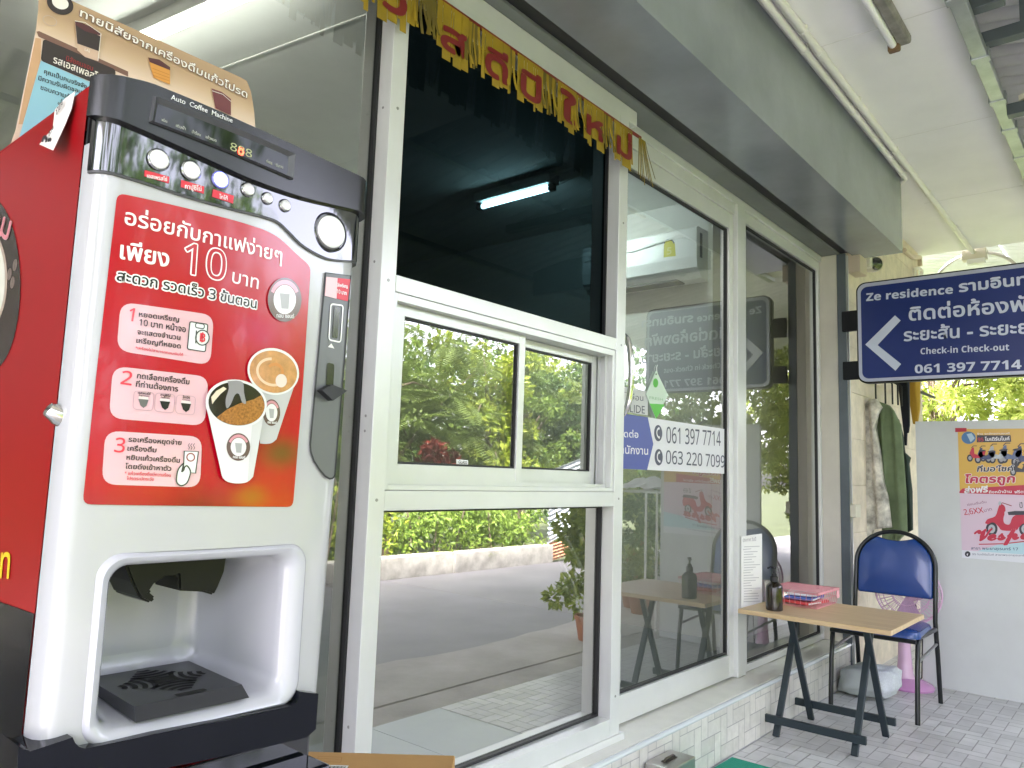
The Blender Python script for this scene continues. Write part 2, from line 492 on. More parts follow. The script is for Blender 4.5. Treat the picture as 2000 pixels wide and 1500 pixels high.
MB().box(4.605, 7.095, 2.02, 2.06, .236, 3.05, mat('indoor_board', (0.74, 0.75, 0.72), .6, var=.05, vscale=2)).build('indoor_wall', label='pale grey indoor wall close behind the fixed glass panel', category='wall')
# navy door frame deep in the room
navy = mat('navy_door_paint', (0.012, 0.022, 0.07), 0.4)
t = thing('interior_door', 'navy framed indoor door with grey panel seen through the sliding door', 'door', (4.1, 5.3, .236))
MB().box(3.1, 3.22, 5.30, 5.395, .236, 1.95, navy).box(3.22, 4.1, 5.30, 5.395, 1.83, 1.95, navy).box(4.1, 4.22, 5.30, 5.395, .236, 1.95, navy).build('frame', t)
MB().box(3.222, 4.098, 5.33, 5.394, .24, 1.828, mat('grey_door_leaf', (0.22, 0.23, 0.22), 0.5)).build('door_leaf', t)

# fluorescent fittings
tube_e = mat('lit_tube', (0.9, 0.9, 0.85), 0.4, emit=(0.97, 1.0, 0.95), estr=3.2)
tube_c = mat('lit_cool_tube', (0.9, 0.95, 0.95), 0.4, emit=(0.80, 1.0, 1.0), estr=15.0)
def lamp(name, label, loc, ang, L, em, w=.05, group='fluorescent lamps'):
    t = thing(name, label, 'lamp', loc, group)
    Mx = Matrix.Translation(loc) @ Matrix.Rotation(ang, 4, 'Z')
    fit = mat('lamp_enamel', (0.62, 0.62, 0.58), 0.35)
    MB().box(-w, w, -L / 2 - .02, L / 2 + .02, -.012, .05, fit, .006, Mx).build('housing', t)
    a = Mx @ Vector((0, -L / 2, -.035)); b = Mx @ Vector((0, L / 2, -.035))
    MB().tube([a, b], .016, em, 12).build('tube', t)
    for s in (-1, 1):
        MB().box(-.022, .022, s * L / 2 - .02, s * L / 2 + .02, -.056, -.0125, mat('lamp_cap', (0.10, 0.10, 0.09), .5), .006, Mx).build('end_cap', t)
    return t
lamp('ceiling_lamp', 'lit warm fluorescent lamp above the coffee machine behind the glass', (1.32, 2.95, 3.0), R_(9), 1.2, tube_e, .032)
lamp('ceiling_lamp', 'lit cool white fluorescent lamp seen through the dark tinted pane', (3.60, 3.08, 3.0), R_(0), .60, tube_c)

# ------------------------------------------------------------------ shop window frame
A = M['alu']
fr = thing('shop_window', 'pale aluminium shop window with dark top pane and ticket hatch', 'window', (1.3, 1.57, .237))
YF, YB = 1.570, 1.70
mb = MB()
for x0, x1 in ((1.293, 1.347), (2.468, 2.530), (-.52, -.46)):
    mb.box(x0, x1, YF, YB, .262, 2.64, A, .0018)
mb.box(-3, 2.56, YF - .006, YB, .237, .262, A, .002)
for x0, x1 in ((1.347, 2.468), (-.46, 1.293)):
    mb.box(x0, x1, YF + .001, YB, .262, .325, A, .0015); mb.box(x0, x1, YF + .001, YB, 2.58, 2.64, A, .0015)
mb.box(1.347, 2.468, YF + .001, YB, 1.685, 1.7315, A, .0015)
mb.box(1.347, 2.468, YF + .001, YB, 1.0915, 1.145, A, .0015)
mb.box(-3, 2.60, YF + .004, YB, 2.64, 2.70, A, .002)
mb.build('frame', fr)
scr = mat('screw_head', (0.35, 0.35, 0.34), .3, .8); mb = MB()
for x, z in ((1.32, .40), (1.32, 1.12), (1.32, 1.71), (2.50, .40), (2.50, 1.12), (2.50, 1.71), (1.32, 2.2), (2.50, 2.2)):
    mb.lathe([(.0045, 0), (.004, .0016), (.0001, .002)], scr, 10, Matrix.Translation((x, YF, z)) @ Matrix.Rotation(R_(90), 4, 'X'))
for z in (.55, 1.30, 1.34, 1.76, 2.2):
    mb.lathe([(.004, 0), (.0035, .0014), (.0001, .0018)], scr, 10, Matrix.Translation((1.293, 1.60, z)) @ Matrix.Rotation(R_(-90), 4, 'Y'))
mb.build('screw', fr)
# black gaskets
mb = MB()
def gasket(mb, x0, x1, z0, z1, y, t=.008, d=.010):
    B = M['black']
    mb.box(x0, x0 + t, y - d, y + d, z0, z1, B); mb.box(x1 - t, x1, y - d, y + d, z0, z1, B)
    mb.box(x0 + t, x1 - t, y - d, y + d, z0, z0 + t, B); mb.box(x0 + t, x1 - t, y - d, y + d, z1 - t, z1, B)
gasket(mb, 1.3475, 2.4675, .3255, 1.091, 1.632); gasket(mb, 1.3475, 2.4675, 1.732, 2.5795, 1.632); gasket(mb, -.4595, 1.2925, .3255, 2.5795, 1.632)
mb.build('gasket', fr)
def pane(name, x0, x1, z0, z1, y, gm, parent, th=.005):
    clear = mat('clear_back', (1, 1, 1), 0.0)
    mb = MB()
    mb.add([(x0, y, z0), (x1, y, z0), (x1, y, z1), (x0, y, z1)], [(0, 1, 2, 3)], gm)
    return mb.build(name, parent)
G_low = glass_mat('lower_pane_film', 0.46, (0.50, 0.50, 0.47), (0.94, 0.93, 0.88))
G_left = glass_mat('side_pane_glass', 0.10, (0.66, 0.67, 0.64), (0.95, 0.95, 0.9), 0.6)
G_dark = glass_mat('dark_tint_film', 0.002, (0.014, 0.024, 0.028), (0.75, 0.95, 1.0), 0.15)
G_sash = glass_mat('hatch_glass', 0.19, (0.45, 0.45, 0.42), (0.95, 0.95, 0.88))
G_door = glass_mat('door_glass', 0.20, (0.78, 0.79, 0.77), (0.97, 0.96, 0.92))
pane('lower_pane', 1.35, 2.465, .328, 1.089, 1.634, G_low, fr)
pane('dark_pane', 1.35, 2.465, 1.734, 2.578, 1.634, G_dark, fr)
pane('side_pane', -.457, 1.29, .328, 2.578, 1.634, G_left, fr)
# hatch track and its two sliding sashes
mb = MB()
for x0, x1, z0, z1 in ((1.3475, 1.362, 1.146, 1.6845), (2.452, 2.4675, 1.146, 1.6845), (1.362, 2.452, 1.662, 1.6845), (1.362, 2.452, 1.146, 1.160)):
    mb.box(x0, x1, YF + .006, YB - .01, z0, z1, A, .001)
for y in (1.600, 1.632, 1.660): mb.box(1.362, 2.452, y, y + .003, 1.160, 1.172, A); mb.box(2.436, 2.4515, y, y + .003, 1.172, 1.662, A)
mb.build('hatch_track', fr)
def sash(x0, x1, z0, z1, y0, y1, wl, wr, wb, wt, label):
    f = MB()
    f.box(x0, x0 + wl, y0, y1, z0, z1, A, .001); f.box(x1 - wr, x1, y0, y1, z0, z1, A, .001)
    f.box(x0 + wl, x1 - wr, y0 + .001, y1 - .001, z0, z0 + wb, A, .001); f.box(x0 + wl, x1 - wr, y0 + .001, y1 - .001, z1 - wt, z1, A, .001)
    o = f.build('hatch_sash', fr, label=label)
    g = MB(); gasket(g, x0 + wl + .0005, x1 - wr - .0005, z0 + wb + .0005, z1 - wt - .0005, (y0 + y1) / 2, .006, .006); g.build('gasket', o)
    pane('pane', x0 + wl + .003, x1 - wr - .003, z0 + wb + .003, z1 - wt - .003, (y0 + y1) / 2, G_sash, o)
    return o
s1 = sash(1.363, 1.955, 1.161, 1.661, 1.603, 1.630, .052, .030, .056, .030, 'front hatch sash')
s2 = sash(1.905, 2.430, 1.162, 1.660, 1.636, 1.658, .03, .026, .056, .028, 'rear hatch sash')
# small maker plate on the front sash pane
stk = Surf('y', 1.6155)
mb = MB(); P = stk.pxs([(891, 897), (914, 899), (914, 910), (891, 908)]); flat(mb, stk, P, .0006, M['paper'])
text(mb, stk, 'GLASS', stk.px(895, 905), stk.px(911, 906.5), .001, M['ink'], .02)
tagp = mb.build('pane_sticker', s1)

# ------------------------------------------------------------------ sliding glass door and fixed light
dr = thing('sliding_door', 'glass sliding door with steel pull handle and phone number sticker', 'door', (2.6, 1.66, .237))
mb = MB(); y0, y1 = 1.655, 1.70
mb.box(2.55, 2.60, y0, y1, .245, 2.60, A, .0015); mb.box(3.672, 3.722, y0, y1, .245, 2.60, A, .0015)
mb.box(2.60, 3.672, y0 + .001, y1, .245, .352, A, .0015); mb.box(2.60, 3.672, y0 + .001, y1, 2.515, 2.60, A, .0015)
mb.build('frame', dr)
mb = MB(); gasket(mb, 2.6005, 3.6715, .3525, 2.5145, 1.676, .009, .008); mb.build('gasket', dr)
pane('pane', 2.604, 3.668, .356, 2.511, 1.677, G_door, dr)
chrome = mat('polished_steel', (0.72, 0.72, 0.70), 0.12, 1.0)
hb = MB()
for dy in (-1,):
    P = []
    for i in range(13):
        a = math.pi * i / 12
        P.append((2.632, 1.665 - .062 * math.sin(a) ** .6, 1.615 - .165 * math.cos(a)))
    hb.tube(P, .0125, chrome, 12)
hb.build('pull_handle', dr)
P = [(2.632 - .035 - .03 * math.sin(math.pi * i / 12), 1.70 + .05 * math.sin(math.pi * i / 12) ** .6, 1.615 - .155 * math.cos(math.pi * i / 12)) for i in range(13)]
MB().tube(P, .011, chrome, 10).build('pull_handle', dr)

fx = thing('fixed_window', 'tall fixed glass panel between the sliding door and the shutter rail', 'window', (3.8, 1.65, .237))
mb = MB()
mb.box(3.722, 3.815, 1.632, 1.73, .239, 2.66, A, .002)
mb.box(3.8155, 3.875, 1.652, 1.71, .239, 2.66, A, .0015); mb.box(5.03, 5.062, 1.652, 1.71, .239, 2.66, A, .0015)
mb.box(3.875, 5.03, 1.653, 1.71, .239, .275, A, .0015); mb.box(3.875, 5.03, 1.653, 1.71, 2.60, 2.66, A, .0015)
mb.build('frame', fx)
mb = MB(); gasket(mb, 3.8755, 5.0295, .2755, 2.5995, 1.676, .009, .008); mb.build('gasket', fx)
pane('pane', 3.879, 5.026, .279, 2.596, 1.677, G_door, fx)
mb = MB()
mb.box(2.53, 5.066, 1.64, 1.76, 2.662, 2.70, A, .002); mb.box(2.53, 3.722, 1.648, 1.74, 2.602, 2.661, A, .002)
mb.build('door_header', label='aluminium head rail above the sliding door and fixed panel', category='rail')

# jamb and shutter
MB().box(5.066, 5.128, 1.545, 1.75, .0, 2.70, M['jamb'], .003).build('door_jamb', label='beige ridged jamb strip beside the fixed glass panel', category='jamb')
sh = thing('roller_shutter', 'grey steel roller shutter box above the glass front', 'shutter', (3, 1.19, 2.7))
mb = MB(); st = M['steel']
mb.add([(-4, 1.19, 2.70), (5.257, 1.19, 2.70), (5.257, 1.19, 3.209), (-4, 1.19, 3.209), (-4, 1.47, 2.70), (5.257, 1.47, 2.70), (5.257, 1.47, 3.209), (-4, 1.47, 3.209)],
       [(0, 1, 2, 3), (5, 4, 7, 6), (4, 5, 1, 0), (1, 5, 6, 2)], st)
mb.add([(-4, 1.47, 2.712), (5.11, 1.47, 2.712), (5.11, 1.53, 2.712), (-4, 1.53, 2.712)], [(3, 2, 1, 0)], M['black'])
mb.box(-4, 5.257, 1.53, 1.64, 2.7005, 2.74, mat('slat_steel', (0.20, 0.215, 0.21), 0.45, 0.4, var=0.12, vscale=4), .002)
mb.build('box', sh)
for x in (5.066,):
    mb = MB(); D = M['dsteel']
    mb.box(x, x + .012, 1.49, 1.543, .0, 2.698, D); mb.box(x + .012, x + .058, 1.53, 1.543, .0, 2.698, M['black']); mb.box(x + .058, x + .070, 1.49, 1.543, .0, 2.698, M['alu'])
    mb.build('guide_rail', sh)

# ------------------------------------------------------------------ steel frame and roof sheets over the pavement side
t = thing('roof_frame', 'galvanised steel roof frame along the open edge of the ceiling', 'roof frame', (3, .5, 3.2))
gz = M['galv']; dk = M['dsteel']
mb = MB(); mb.box(-2, 7.24, .50, .56, 3.16, 3.20, gz, .003)
for x in (2.4, 3.3, 3.85, 4.35, 4.75, 5.2, 5.7, 6.3): mb.box(x, x + .05, .492, .568, 3.155, 3.205, gz, .002)
mb.build('edge_beam', t)
MB().box(2.96, 7.24, .30, .35, 3.46, 3.515, gz, .003).build('purlin', t)
MB().box(2.96, 7.24, -.45, -.40, 3.36, 3.415, gz, .003).box(-2, 7.24, -1.5, -1.45, 3.13, 3.175, gz, .003).build('purlin', t)
for x, ya, yb_, zz in ((3.60, .40, .625, 3.262), (3.93, -.10, .60, 3.262), (4.42, -.6, .50, 3.10), (5.9, -1.5, .50, 3.25)):
    MB().box(x, x + .06, ya, yb_, zz - (.0 if ya > -1 else .25), zz + .06, dk, .003).build('crossbeam', t)
MB().box(-3, 7.24, 1.06, 1.10, 3.281, 3.64, dk).build('gap_blocker', t)  # unseen strip added to keep sun and sky out behind the roof sheet
for x in (3.94,): MB().box(x, x + .04, .34, .38, 3.325, 3.5, dk, .002).build('strut', t)
MB().bar((4.45, .44, 3.19), (4.95, .44, 3.19), .02, .03, mat('cream_channel', (.7, .66, .55), .5)).bar((4.45, .44, 3.19), (4.45, .1, 3.19), .02, .03, MATS['cream_channel']).build('channel', t)
def corrugated(x0, x1, y0, y1, z0, z1, m, pitch=.13, amp=.022, along='y'):
    mb = MB(); vs = []; fs = []
    n = int((x1 - x0) / pitch * 6) if along == 'y' else int((y1 - y0) / pitch * 6)
    for i in range(n + 1):
        o = amp * math.sin(i * math.pi / 3)
        if along == 'y':
            x = x0 + (x1 - x0) * i / n
            vs += [(x, y0, z0 + o), (x, y1, z1 + o)]
        else:
            y = y0 + (y1 - y0) * i / n
            vs += [(x0, y, z0 + o), (x1, y, z1 + o)]
    fs = [(2 * i, 2 * i + 2, 2 * i + 3, 2 * i + 1) for i in range(n)]
    return mb.add(vs, fs, m, True)
rs = mat('zinc_roof_sheet', (0.66, 0.67, 0.67), 0.40, 0.15, var=0.12, vscale=3)
corrugated(-3, 13.0, -2.35, 1.1, 3.10, 3.66, rs, amp=.034).build('roof_sheet', label='corrugated zinc roof sheet sloping over the open porch edge', category='roof', sharp=80)
corrugated(7.25, 13, 1.105, 2.8, 3.66, 3.90, rs, amp=.04).build('roof_sheet', label='corrugated roof sheet beyond the porch end above the stone wall corner', category='roof', sharp=80)

# conduits on the ceiling
c1 = thing('conduit', 'white conduit pipe bending into the end of the shutter box', 'pipe', (2.9, 1.16, 3.19), 'conduit pipes on the porch ceiling')
P = [(-2, 1.152, 3.185), (5.18, 1.152, 3.185), (5.235, 1.158, 3.185), (5.262, 1.18, 3.18), (5.272, 1.215, 3.165), (5.275, 1.26, 3.13)]
MB().tube(P, .0175, M['pvc'], 12).build('pipe', c1)
for x in (2.2, 2.62, 3.35, 4.1, 4.85): MB().tube([(x, 1.152, 3.185), (x + .02, 1.152, 3.185)], .0205, M['pvc'], 10).box(x, x + .02, 1.135, 1.169, 3.195, 3.209, M['pvc']).build('clip', c1)
MB().tube([(5.10, 1.152, 3.185), (5.16, 1.152, 3.185)], .0215, M['pvc'], 10).build('coupling', c1)
c2 = thing('conduit', 'longer white conduit pipe running across the ceiling to the junction box', 'pipe', (2.9, 1.10, 3.19), 'conduit pipes on the porch ceiling')
MB().tube([(-2, 1.103, 3.187), (7.26, 1.103, 3.187)], .0175, M['pvc'], 12).build('pipe', c2)
for x in (2.35, 2.78, 3.2, 4.0, 4.75, 5.6, 6.5): MB().tube([(x, 1.103, 3.187), (x + .02, 1.103, 3.187)], .0205, M['pvc'], 10).box(x, x + .02, 1.086, 1.12, 3.195, 3.209, M['pvc']).build('clip', c2)
MB().tube([(3.42, 1.103, 3.187), (3.47, 1.103, 3.187)], .0215, M['pvc'], 10).build('coupling', c2)
t = thing('junction_box', 'cream junction box with looping cables at the end of the pipe', 'box', (7.3, 1.1, 3.1))
MB().box(7.262, 7.36, 1.01, 1.19, 3.13, 3.22, mat('cream_box', (0.62, 0.58, 0.47), .5), .006).box(7.245, 7.30, 1.02, 1.15, 3.085, 3.128, M['white'], .004).build('casing', t)
lp = [(7.34, 1.10 + .33 * math.cos(R_(a)), 2.90 + .30 * math.sin(R_(a))) for a in range(12, 175, 9)]
MB().tube(lp, .014, mat('grey_cable', (0.55, 0.52, 0.47), .5), 8).build('cable', t)
t = thing('ceiling_lamp', 'unlit fluorescent tube on a rusty fitting on the porch ceiling', 'lamp', (3.0, .81, 3.2), 'fluorescent lamps')
MB().box(2.38, 3.56, .745, .80, 3.165, 3.209, mat('worn_lamp_housing', (0.22, 0.21, 0.19), .6, var=.4, vscale=14), .012).build('housing', t)
MB().tube([(2.42, .815, 3.165), (3.52, .815, 3.165)], .0165, mat('unlit_tube', (0.85, 0.85, 0.87), .3), 12).build('tube', t)
MB().box(3.52, 3.555, .788, .838, 3.14, 3.205, mat('rusty_cap', (0.16, 0.10, 0.05), .7, var=.4, vscale=30), .008).build('end_cap', t)

# ================================================================== COFFEE MACHINE
def ym(x): return .745 + .012 * ((x - .428) / .15) ** 2
MS = Surf('y', .75, ym)
SX = Surf('x', .2706)
MH = Surf('y', .74, lambda x: ym(x) - .0105)      # face of the hood
MK = Surf('y', .74, lambda x: ym(x) - .0125)      # face of the skirt
def XR(n, c, r=.10): return mat(n, c, r, 0, .5, .5)
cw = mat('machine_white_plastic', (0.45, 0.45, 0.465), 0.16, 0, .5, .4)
cb = mat('machine_gloss_black', (0.004, 0.005, 0.007), 0.04, 0, .9, .8)
ck = mat('skirt_black', (0.004, 0.005, 0.009), 0.07, 0, .28, 0)
cm = mat('machine_matt_black', (0.009, 0.0095, 0.010), 0.24, 0, .5, var=.06, vscale=3)
cg = mat('coin_panel_grey', (0.13, 0.135, 0.14), 0.30, 0.1, var=.05)
cred = mat('cabinet_red', (0.27, 0.0025, 0.006), 0.35, 0, .4, 0, var=.06, vscale=3)
chr_ = chrome
mach = thing('coffee_machine', 'red white and black coin operated coffee machine with printed front', 'coffee machine', (.43, .93, .9))
sect = [(.2706, .788), (.2709, .780), (.2722, .7715), (.2755, .7635), (.2805, .7585), (.2862, ym(.2862))]
x = .30
while x < .574: sect.append((x, ym(x))); x += .0125
sect += [(.575, ym(.575)), (.5835, .7625), (.5895, .7705), (.5922, .780), (.5928, .7895)]
def extrude(mb, sec, z0, z1, m, closed=True, smooth=True):
    n = len(sec); vs = [(a, b, z0) for a, b in sec] + [(a, b, z1) for a, b in sec]
    mb.add(vs, [(i, i + 1, n + i + 1, n + i) for i in range(n - 1)], m, smooth)
    if closed:
        mb.add([vs[0], vs[n - 1], vs[2 * n - 1], vs[n]], [(1, 0, 3, 2)], m)
        mb.add(vs[:n], [tuple(reversed(range(n)))], m); mb.add(vs[n:], [tuple(range(n))], m)
# white door shell with the cup bay cut out
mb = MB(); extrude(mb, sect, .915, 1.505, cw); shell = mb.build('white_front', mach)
bm = bmesh.new(); bm.from_mesh(shell.data); bmesh.ops.remove_doubles(bm, verts=bm.verts, dist=1e-6); bmesh.ops.recalc_face_normals(bm, faces=bm.faces); bm.to_mesh(shell.data); bm.free()
LIP = rrect(.3055, .5305, .9395, 1.1135, .022, 8)
cut = MB().prism(LIP, lambda a, b, d: (a, d, b), .70, .82, cw).build('cutter'); recalc(cut)
md = shell.modifiers.new('b', 'BOOLEAN'); md.object = cut; md.operation = 'DIFFERENCE'; md.solver = 'EXACT'
bpy.context.view_layer.update()
me = bpy.data.meshes.new_from_object(shell.evaluated_get(bpy.context.evaluated_depsgraph_get()))
shell.modifiers.clear(); shell.data = me
try: me.set_sharp_from_angle(angle=R_(35))
except Exception: pass
taper = ((.90, -.019), (.94, -.0175), (1.0, -.0148), (1.06, -.011), (1.154, -.006), (1.453, -.0015), (1.574, .0005))
for v in shell.data.vertices:                          # the right flank draws in towards the foot
    z = v.co.z; dx = taper[0][1]
    for (z0, d0), (z1, d1) in zip(taper, taper[1:]):
        if z0 <= z: dx = d0 + (d1 - d0) * min(1, (z - z0) / (z1 - z0))
    k = min(1, max(0, (v.co.x - .535) / .04)); v.co.x += dx * k * k * (3 - 2 * k)
cm_ = cut.data; bpy.data.objects.remove(cut); bpy.data.meshes.remove(cm_)
# cup bay: rolled lip, walls and back
bay_m = mat('bay_white_plastic', (0.47, 0.47, 0.515), 0.18, 0, .5, .3)
def loop(x0, x1, z0, z1, r, y, follow=False):
    return [Vector((a, (ym(a) + y) if follow else y, b)) for a, b in rrect(x0, x1, z0, z1, r, 8)]
loops = [loop(.3055, .5305, .9395, 1.1135, .022, 0.0, True), loop(.3065, .5295, .9405, 1.1125, .022, -.0035, True),
         loop(.3095, .5265, .9435, 1.1095, .021, -.0055, True), loop(.3145, .5165, .949, 1.1055, .019, -.003, True),
         loop(.3185, .5075, .9535, 1.1020, .017, .004, True), loop(.3195, .5045, .9560, 1.1005, .016, .016, True),
         loop(.326, .497, .9585, 1.098, .018, .85), loop(.334, .487, .9605, 1.096, .020, .888), loop(.342, .478, .966, 1.09, .020, .897), loop(.36, .46, .985, 1.07, .01, .899)]
vs = [p for l in loops for p in l]; n = len(loops[0])
fs = [(i * n + k, i * n + (k + 1) % n, (i + 1) * n + (k + 1) % n, (i + 1) * n + k) for i in range(len(loops) - 1) for k in range(n)]
mb = MB(); mb.add(vs, fs, bay_m, True); mb.add(loops[-1], [tuple(range(n))], bay_m)
bay = recalc(mb.build('cup_bay', mach, sharp=50))
for p in bay.data.polygons: pass
# drip tray with slotted grille
tb = mat('tray_black_plastic', (0.024, 0.025, 0.030), 0.34)
tray = MB()
tray.add([(.349, .742, .9575), (.466, .742, .9575), (.474, .884, .9605), (.357, .884, .9605), (.3515, .754, .9690), (.4635, .754, .9690), (.4715, .884, .9690), (.359, .884, .9690)],
         [(0, 1, 5, 4), (1, 2, 6, 5), (2, 3, 7, 6), (3, 0, 4, 7), (4, 5, 6, 7)], tb)
tro = tray.build('drip_tray', mach)
slot = mat('tray_slot', (0.002, 0.002, 0.002), .9)
TS = Surf('z', .9691)
mb = MB(); cx, cy = .413, .824
for (dx, dy, a) in ((-.052, 0, 0), (.052, 0, 180), (0, -.058, 90), (0, .058, 270)):
    for r in (.012, .0215, .031, .0405):
        arc = [(cx + dx * 1.02 + r * math.cos(R_(a + t)), cy + dy * 1.0 + r * math.sin(R_(a + t))) for t in range(-36, 37, 6)]
        arc = [(q[0], q[1]) for q in arc if .362 < q[0] < .466 and .764 < q[1] < .88]
        if len(arc) > 3: outline(mb, TS, arc, .0054, .0004, slot, False)
flat(mb, TS, rrect(cx - .012, cx + .012, cy - .012, cy + .012, .002), .0004, slot)
flat(mb, TS, rrect(cx - .018, cx + .014, .7565, .7655, .003), .0004, slot)
mb.build('grille', tro)
# spout
nz = MB()
outl = [(.352, 1.101), (.362, 1.078), (.372, 1.060), (.384, 1.054), (.389, 1.059), (.381, 1.066), (.386, 1.074), (.398, 1.081), (.411, 1.0805), (.4135, 1.064), (.440, 1.0605), (.4535, 1.0555), (.458, 1.064), (.464, 1.080), (.466, 1.101)]
nz.prism(outl, lambda a, b, d: (a, d, b), .806, .868, mat('spout_black', (0.003, 0.003, 0.004), 0.3, 0, .25))
nzo = nz.build('spout', mach)
bm = bmesh.new(); bm.from_mesh(nzo.data); bmesh.ops.recalc_face_normals(bm, faces=bm.faces); bmesh.ops.bevel(bm, geom=[e for e in bm.edges if len(e.link_faces) == 2 and e.calc_face_angle(0) > .6], offset=.002, segments=2, affect='EDGES'); bm.to_mesh(nzo.data); bm.free()

# black cap
def strip(mb, d, zb, zt, m, i0=0, i1=None, rows=1):
    sc_ = sect[i0:i1]; n = len(sc_); vs = []
    for k, (a, b) in enumerate(sc_):
        pa = Vector(sc_[max(k - 1, 0)]); pb = Vector(sc_[min(k + 1, n - 1)]); t = (pb - pa).normalized(); o = Vector((a, b)) + Vector((t.y, -t.x)) * d
        vs += [(o.x, o.y, zb(a)), (o.x, o.y, zt(a))]
    mb.add(vs, [(2 * i, 2 * i + 2, 2 * i + 3, 2 * i + 1) for i in range(n - 1)], m, True)
    ins = []
    for k, (a, b) in enumerate(sc_): ins += [(a, b + .001, zb(a)), (a, b + .001, zt(a))]
    mb.add([v for k in range(n) for v in (vs[2 * k], ins[2 * k])], [(2 * i, 2 * i + 1, 2 * i + 3, 2 * i + 2) for i in range(n - 1)], m)
    mb.add([v for k in range(n) for v in (vs[2 * k + 1], ins[2 * k + 1])], [(2 * i, 2 * i + 2, 2 * i + 3, 2 * i + 1) for i in range(n - 1)], m)
    mb.add([vs[0], vs[1], ins[1], ins[0]], [(0, 1, 2, 3)], m); mb.add([vs[-2], vs[-1], ins[-1], ins[-2]], [(0, 3, 2, 1)], m)
def interp(pts):
    def f(x):
        if x <= pts[0][0]: return pts[0][1]
        for (a, b), (c, d) in zip(pts, pts[1:]):
            if x <= c: t = (x - a) / (c - a); return b + (d - b) * t
        return pts[-1][1]
    return f
scurve = smooth_line(MS.pxs([(202, 333), (277, 355), (360, 382), (450, 407), (510, 422), (540, 433), (562, 453), (590, 480), (630, 502), (660, 508), (692, 509)]), 6)
zS = interp(scurve); zG = interp(smooth_line(MH.pxs([(209, 223), (280, 253), (360, 289), (440, 326), (504, 354), (600, 387), (698, 410)]), 4))
ztop = interp(smooth_line(MH.pxs([(216, 144), (288, 160), (334, 177), (420, 213), (497, 248), (620, 305), (702, 343)]), 4))
# a denser section so the curve of the lower edge stays smooth
dense = []
for p, q in zip(sect, sect[1:]):
    kk = max(1, int(abs(q[0] - p[0]) / .004))
    for i in range(kk): dense.append((p[0] + (q[0] - p[0]) * i / kk, (p[1] + (q[1] - p[1]) * i / kk) if min(p[0], q[0]) < .286 or max(p[0], q[0]) > .575 else ym(p[0] + (q[0] - p[0]) * i / kk)))
dense.append(sect[-1]); sect_keep = sect; sect = dense
i0 = 2
mb = MB(); strip(mb, .0035, zS, zG, cb, i0); gp = mb.build('gloss_control_panel', mach, sharp=60)
mb = MB(); strip(mb, .0030, lambda x: zS(x) - .0022, lambda x: zS(x) - .0001, mat('panel_seam', (.05, .05, .05), .4), i0); mb.build('panel_edge', gp)
mb = MB(); strip(mb, .0105, zG, ztop, cm, i0)
top = [(a, b) for a, b in sect[i0:]]
mb.add([(a, b - .009, ztop(a)) for a, b in top] + [(.5928, 1.10, 1.566), (.2706, 1.10, 1.566)], [tuple(range(len(top) + 2))], cm)
hood = mb.build('matt_top_hood', mach, sharp=60)
# display window
H = .0105
outer = [MH.px(*p) for p in ((299, 187), (576, 302), (571, 352), (290, 238))]
inner = [MH.px(*p) for p in ((307, 203), (562, 306), (560, 343), (301, 238))]
mid = [((a[0] * .75 + b[0] * .25), (a[1] * .75 + b[1] * .25)) for a, b in zip(outer, inner)]
mb = MB(); lv = []
def dloop(P, h, n=8):
    out = []
    for i in range(4):
        a, b = P[i], P[(i + 1) % 4]
        for k in range(n): t = k / n; out.append(MH.pt(a[0] + (b[0] - a[0]) * t, a[1] + (b[1] - a[1]) * t, h))
    return out
L4 = [dloop(outer, 0), dloop(mid, .005), dloop(inner, .0008)]
n = len(L4[0]); bez = mat('display_bezel', (0.07, 0.072, 0.078), 0.32)
mb.add([p for l in L4 for p in l], [(i * n + k, (i + 1) * n + k, (i + 1) * n + (k + 1) % n, i * n + (k + 1) % n) for i in range(2) for k in range(n)], bez)
dis = mb.build('display', mach)
mb = MB(); flat(mb, MH, inner, .0010, mat('display_glass', (0.010, 0.015, 0.008), 0.06, 0, .25, 0))
seg_off = mat('display_print', (0.50, 0.52, 0.45), .5); seg_on = mat('lit_red_digit', (0.8, .05, .03), .5, emit=(1, .05, .02), estr=0.8)
seg_dim = mat('unlit_digit', (0.42, 0.45, 0.22), .5)
def T(mb, sf, body, pl, pr, top, m, h, bold=0.0, halo=None, hw=0.0, slant=0.0, hgt=None, heavy=False):
    body = body.translate(DIGB if heavy else DIG)
    a, b = sf.px(*pl), sf.px(*pr)
    th = any('\u0e00' < c < '\u0e7f' for c in body)
    if hgt is None and top is not None: hgt = abs(sf.px(*top)[1] - a[1])
    vs_ = txt2d('\u0e2d' if th else '\U0001D7E2')[0]; ref = max(y for _, y in vs_)
    text(mb, sf, body, a, b, h, m, bold, hgt, ref, slant, halo, hw)
HD = .0014
T(mb, MH, '888', (448, 293), (490, 309), (450, 278), seg_dim, HD)
T(mb, MH, '0', (463, 302), (473, 306), (465, 288), seg_on, HD + .0003, .02)
for b_, pl, pr, tp in (('พร้อม', (314, 237), (325, 241), (315, 233)), ('เติมน้ำ', (342, 248), (361, 255), (343, 244)), ('น้ำร้อน', (373, 260), (390, 267), (374, 256)), ('แก้วหมด', (400, 270), (421, 278), (401, 266)), ('ทำงาน', (519, 318), (530, 322), (520, 314)), ('เงินทอน', (537, 325), (551, 330), (538, 321))):
    T(mb, MH, b_, pl, pr, tp, seg_off, HD, .01)
mb.build('display_panel', dis)
mb = MB(); T(mb, MH, 'Auto  Coffee  Machine', (333, 194), (453, 240), (334, 184), mat('silver_print', (0.72, 0.72, 0.72), .4), .0006, .012)
mb.build('hood_lettering', hood)
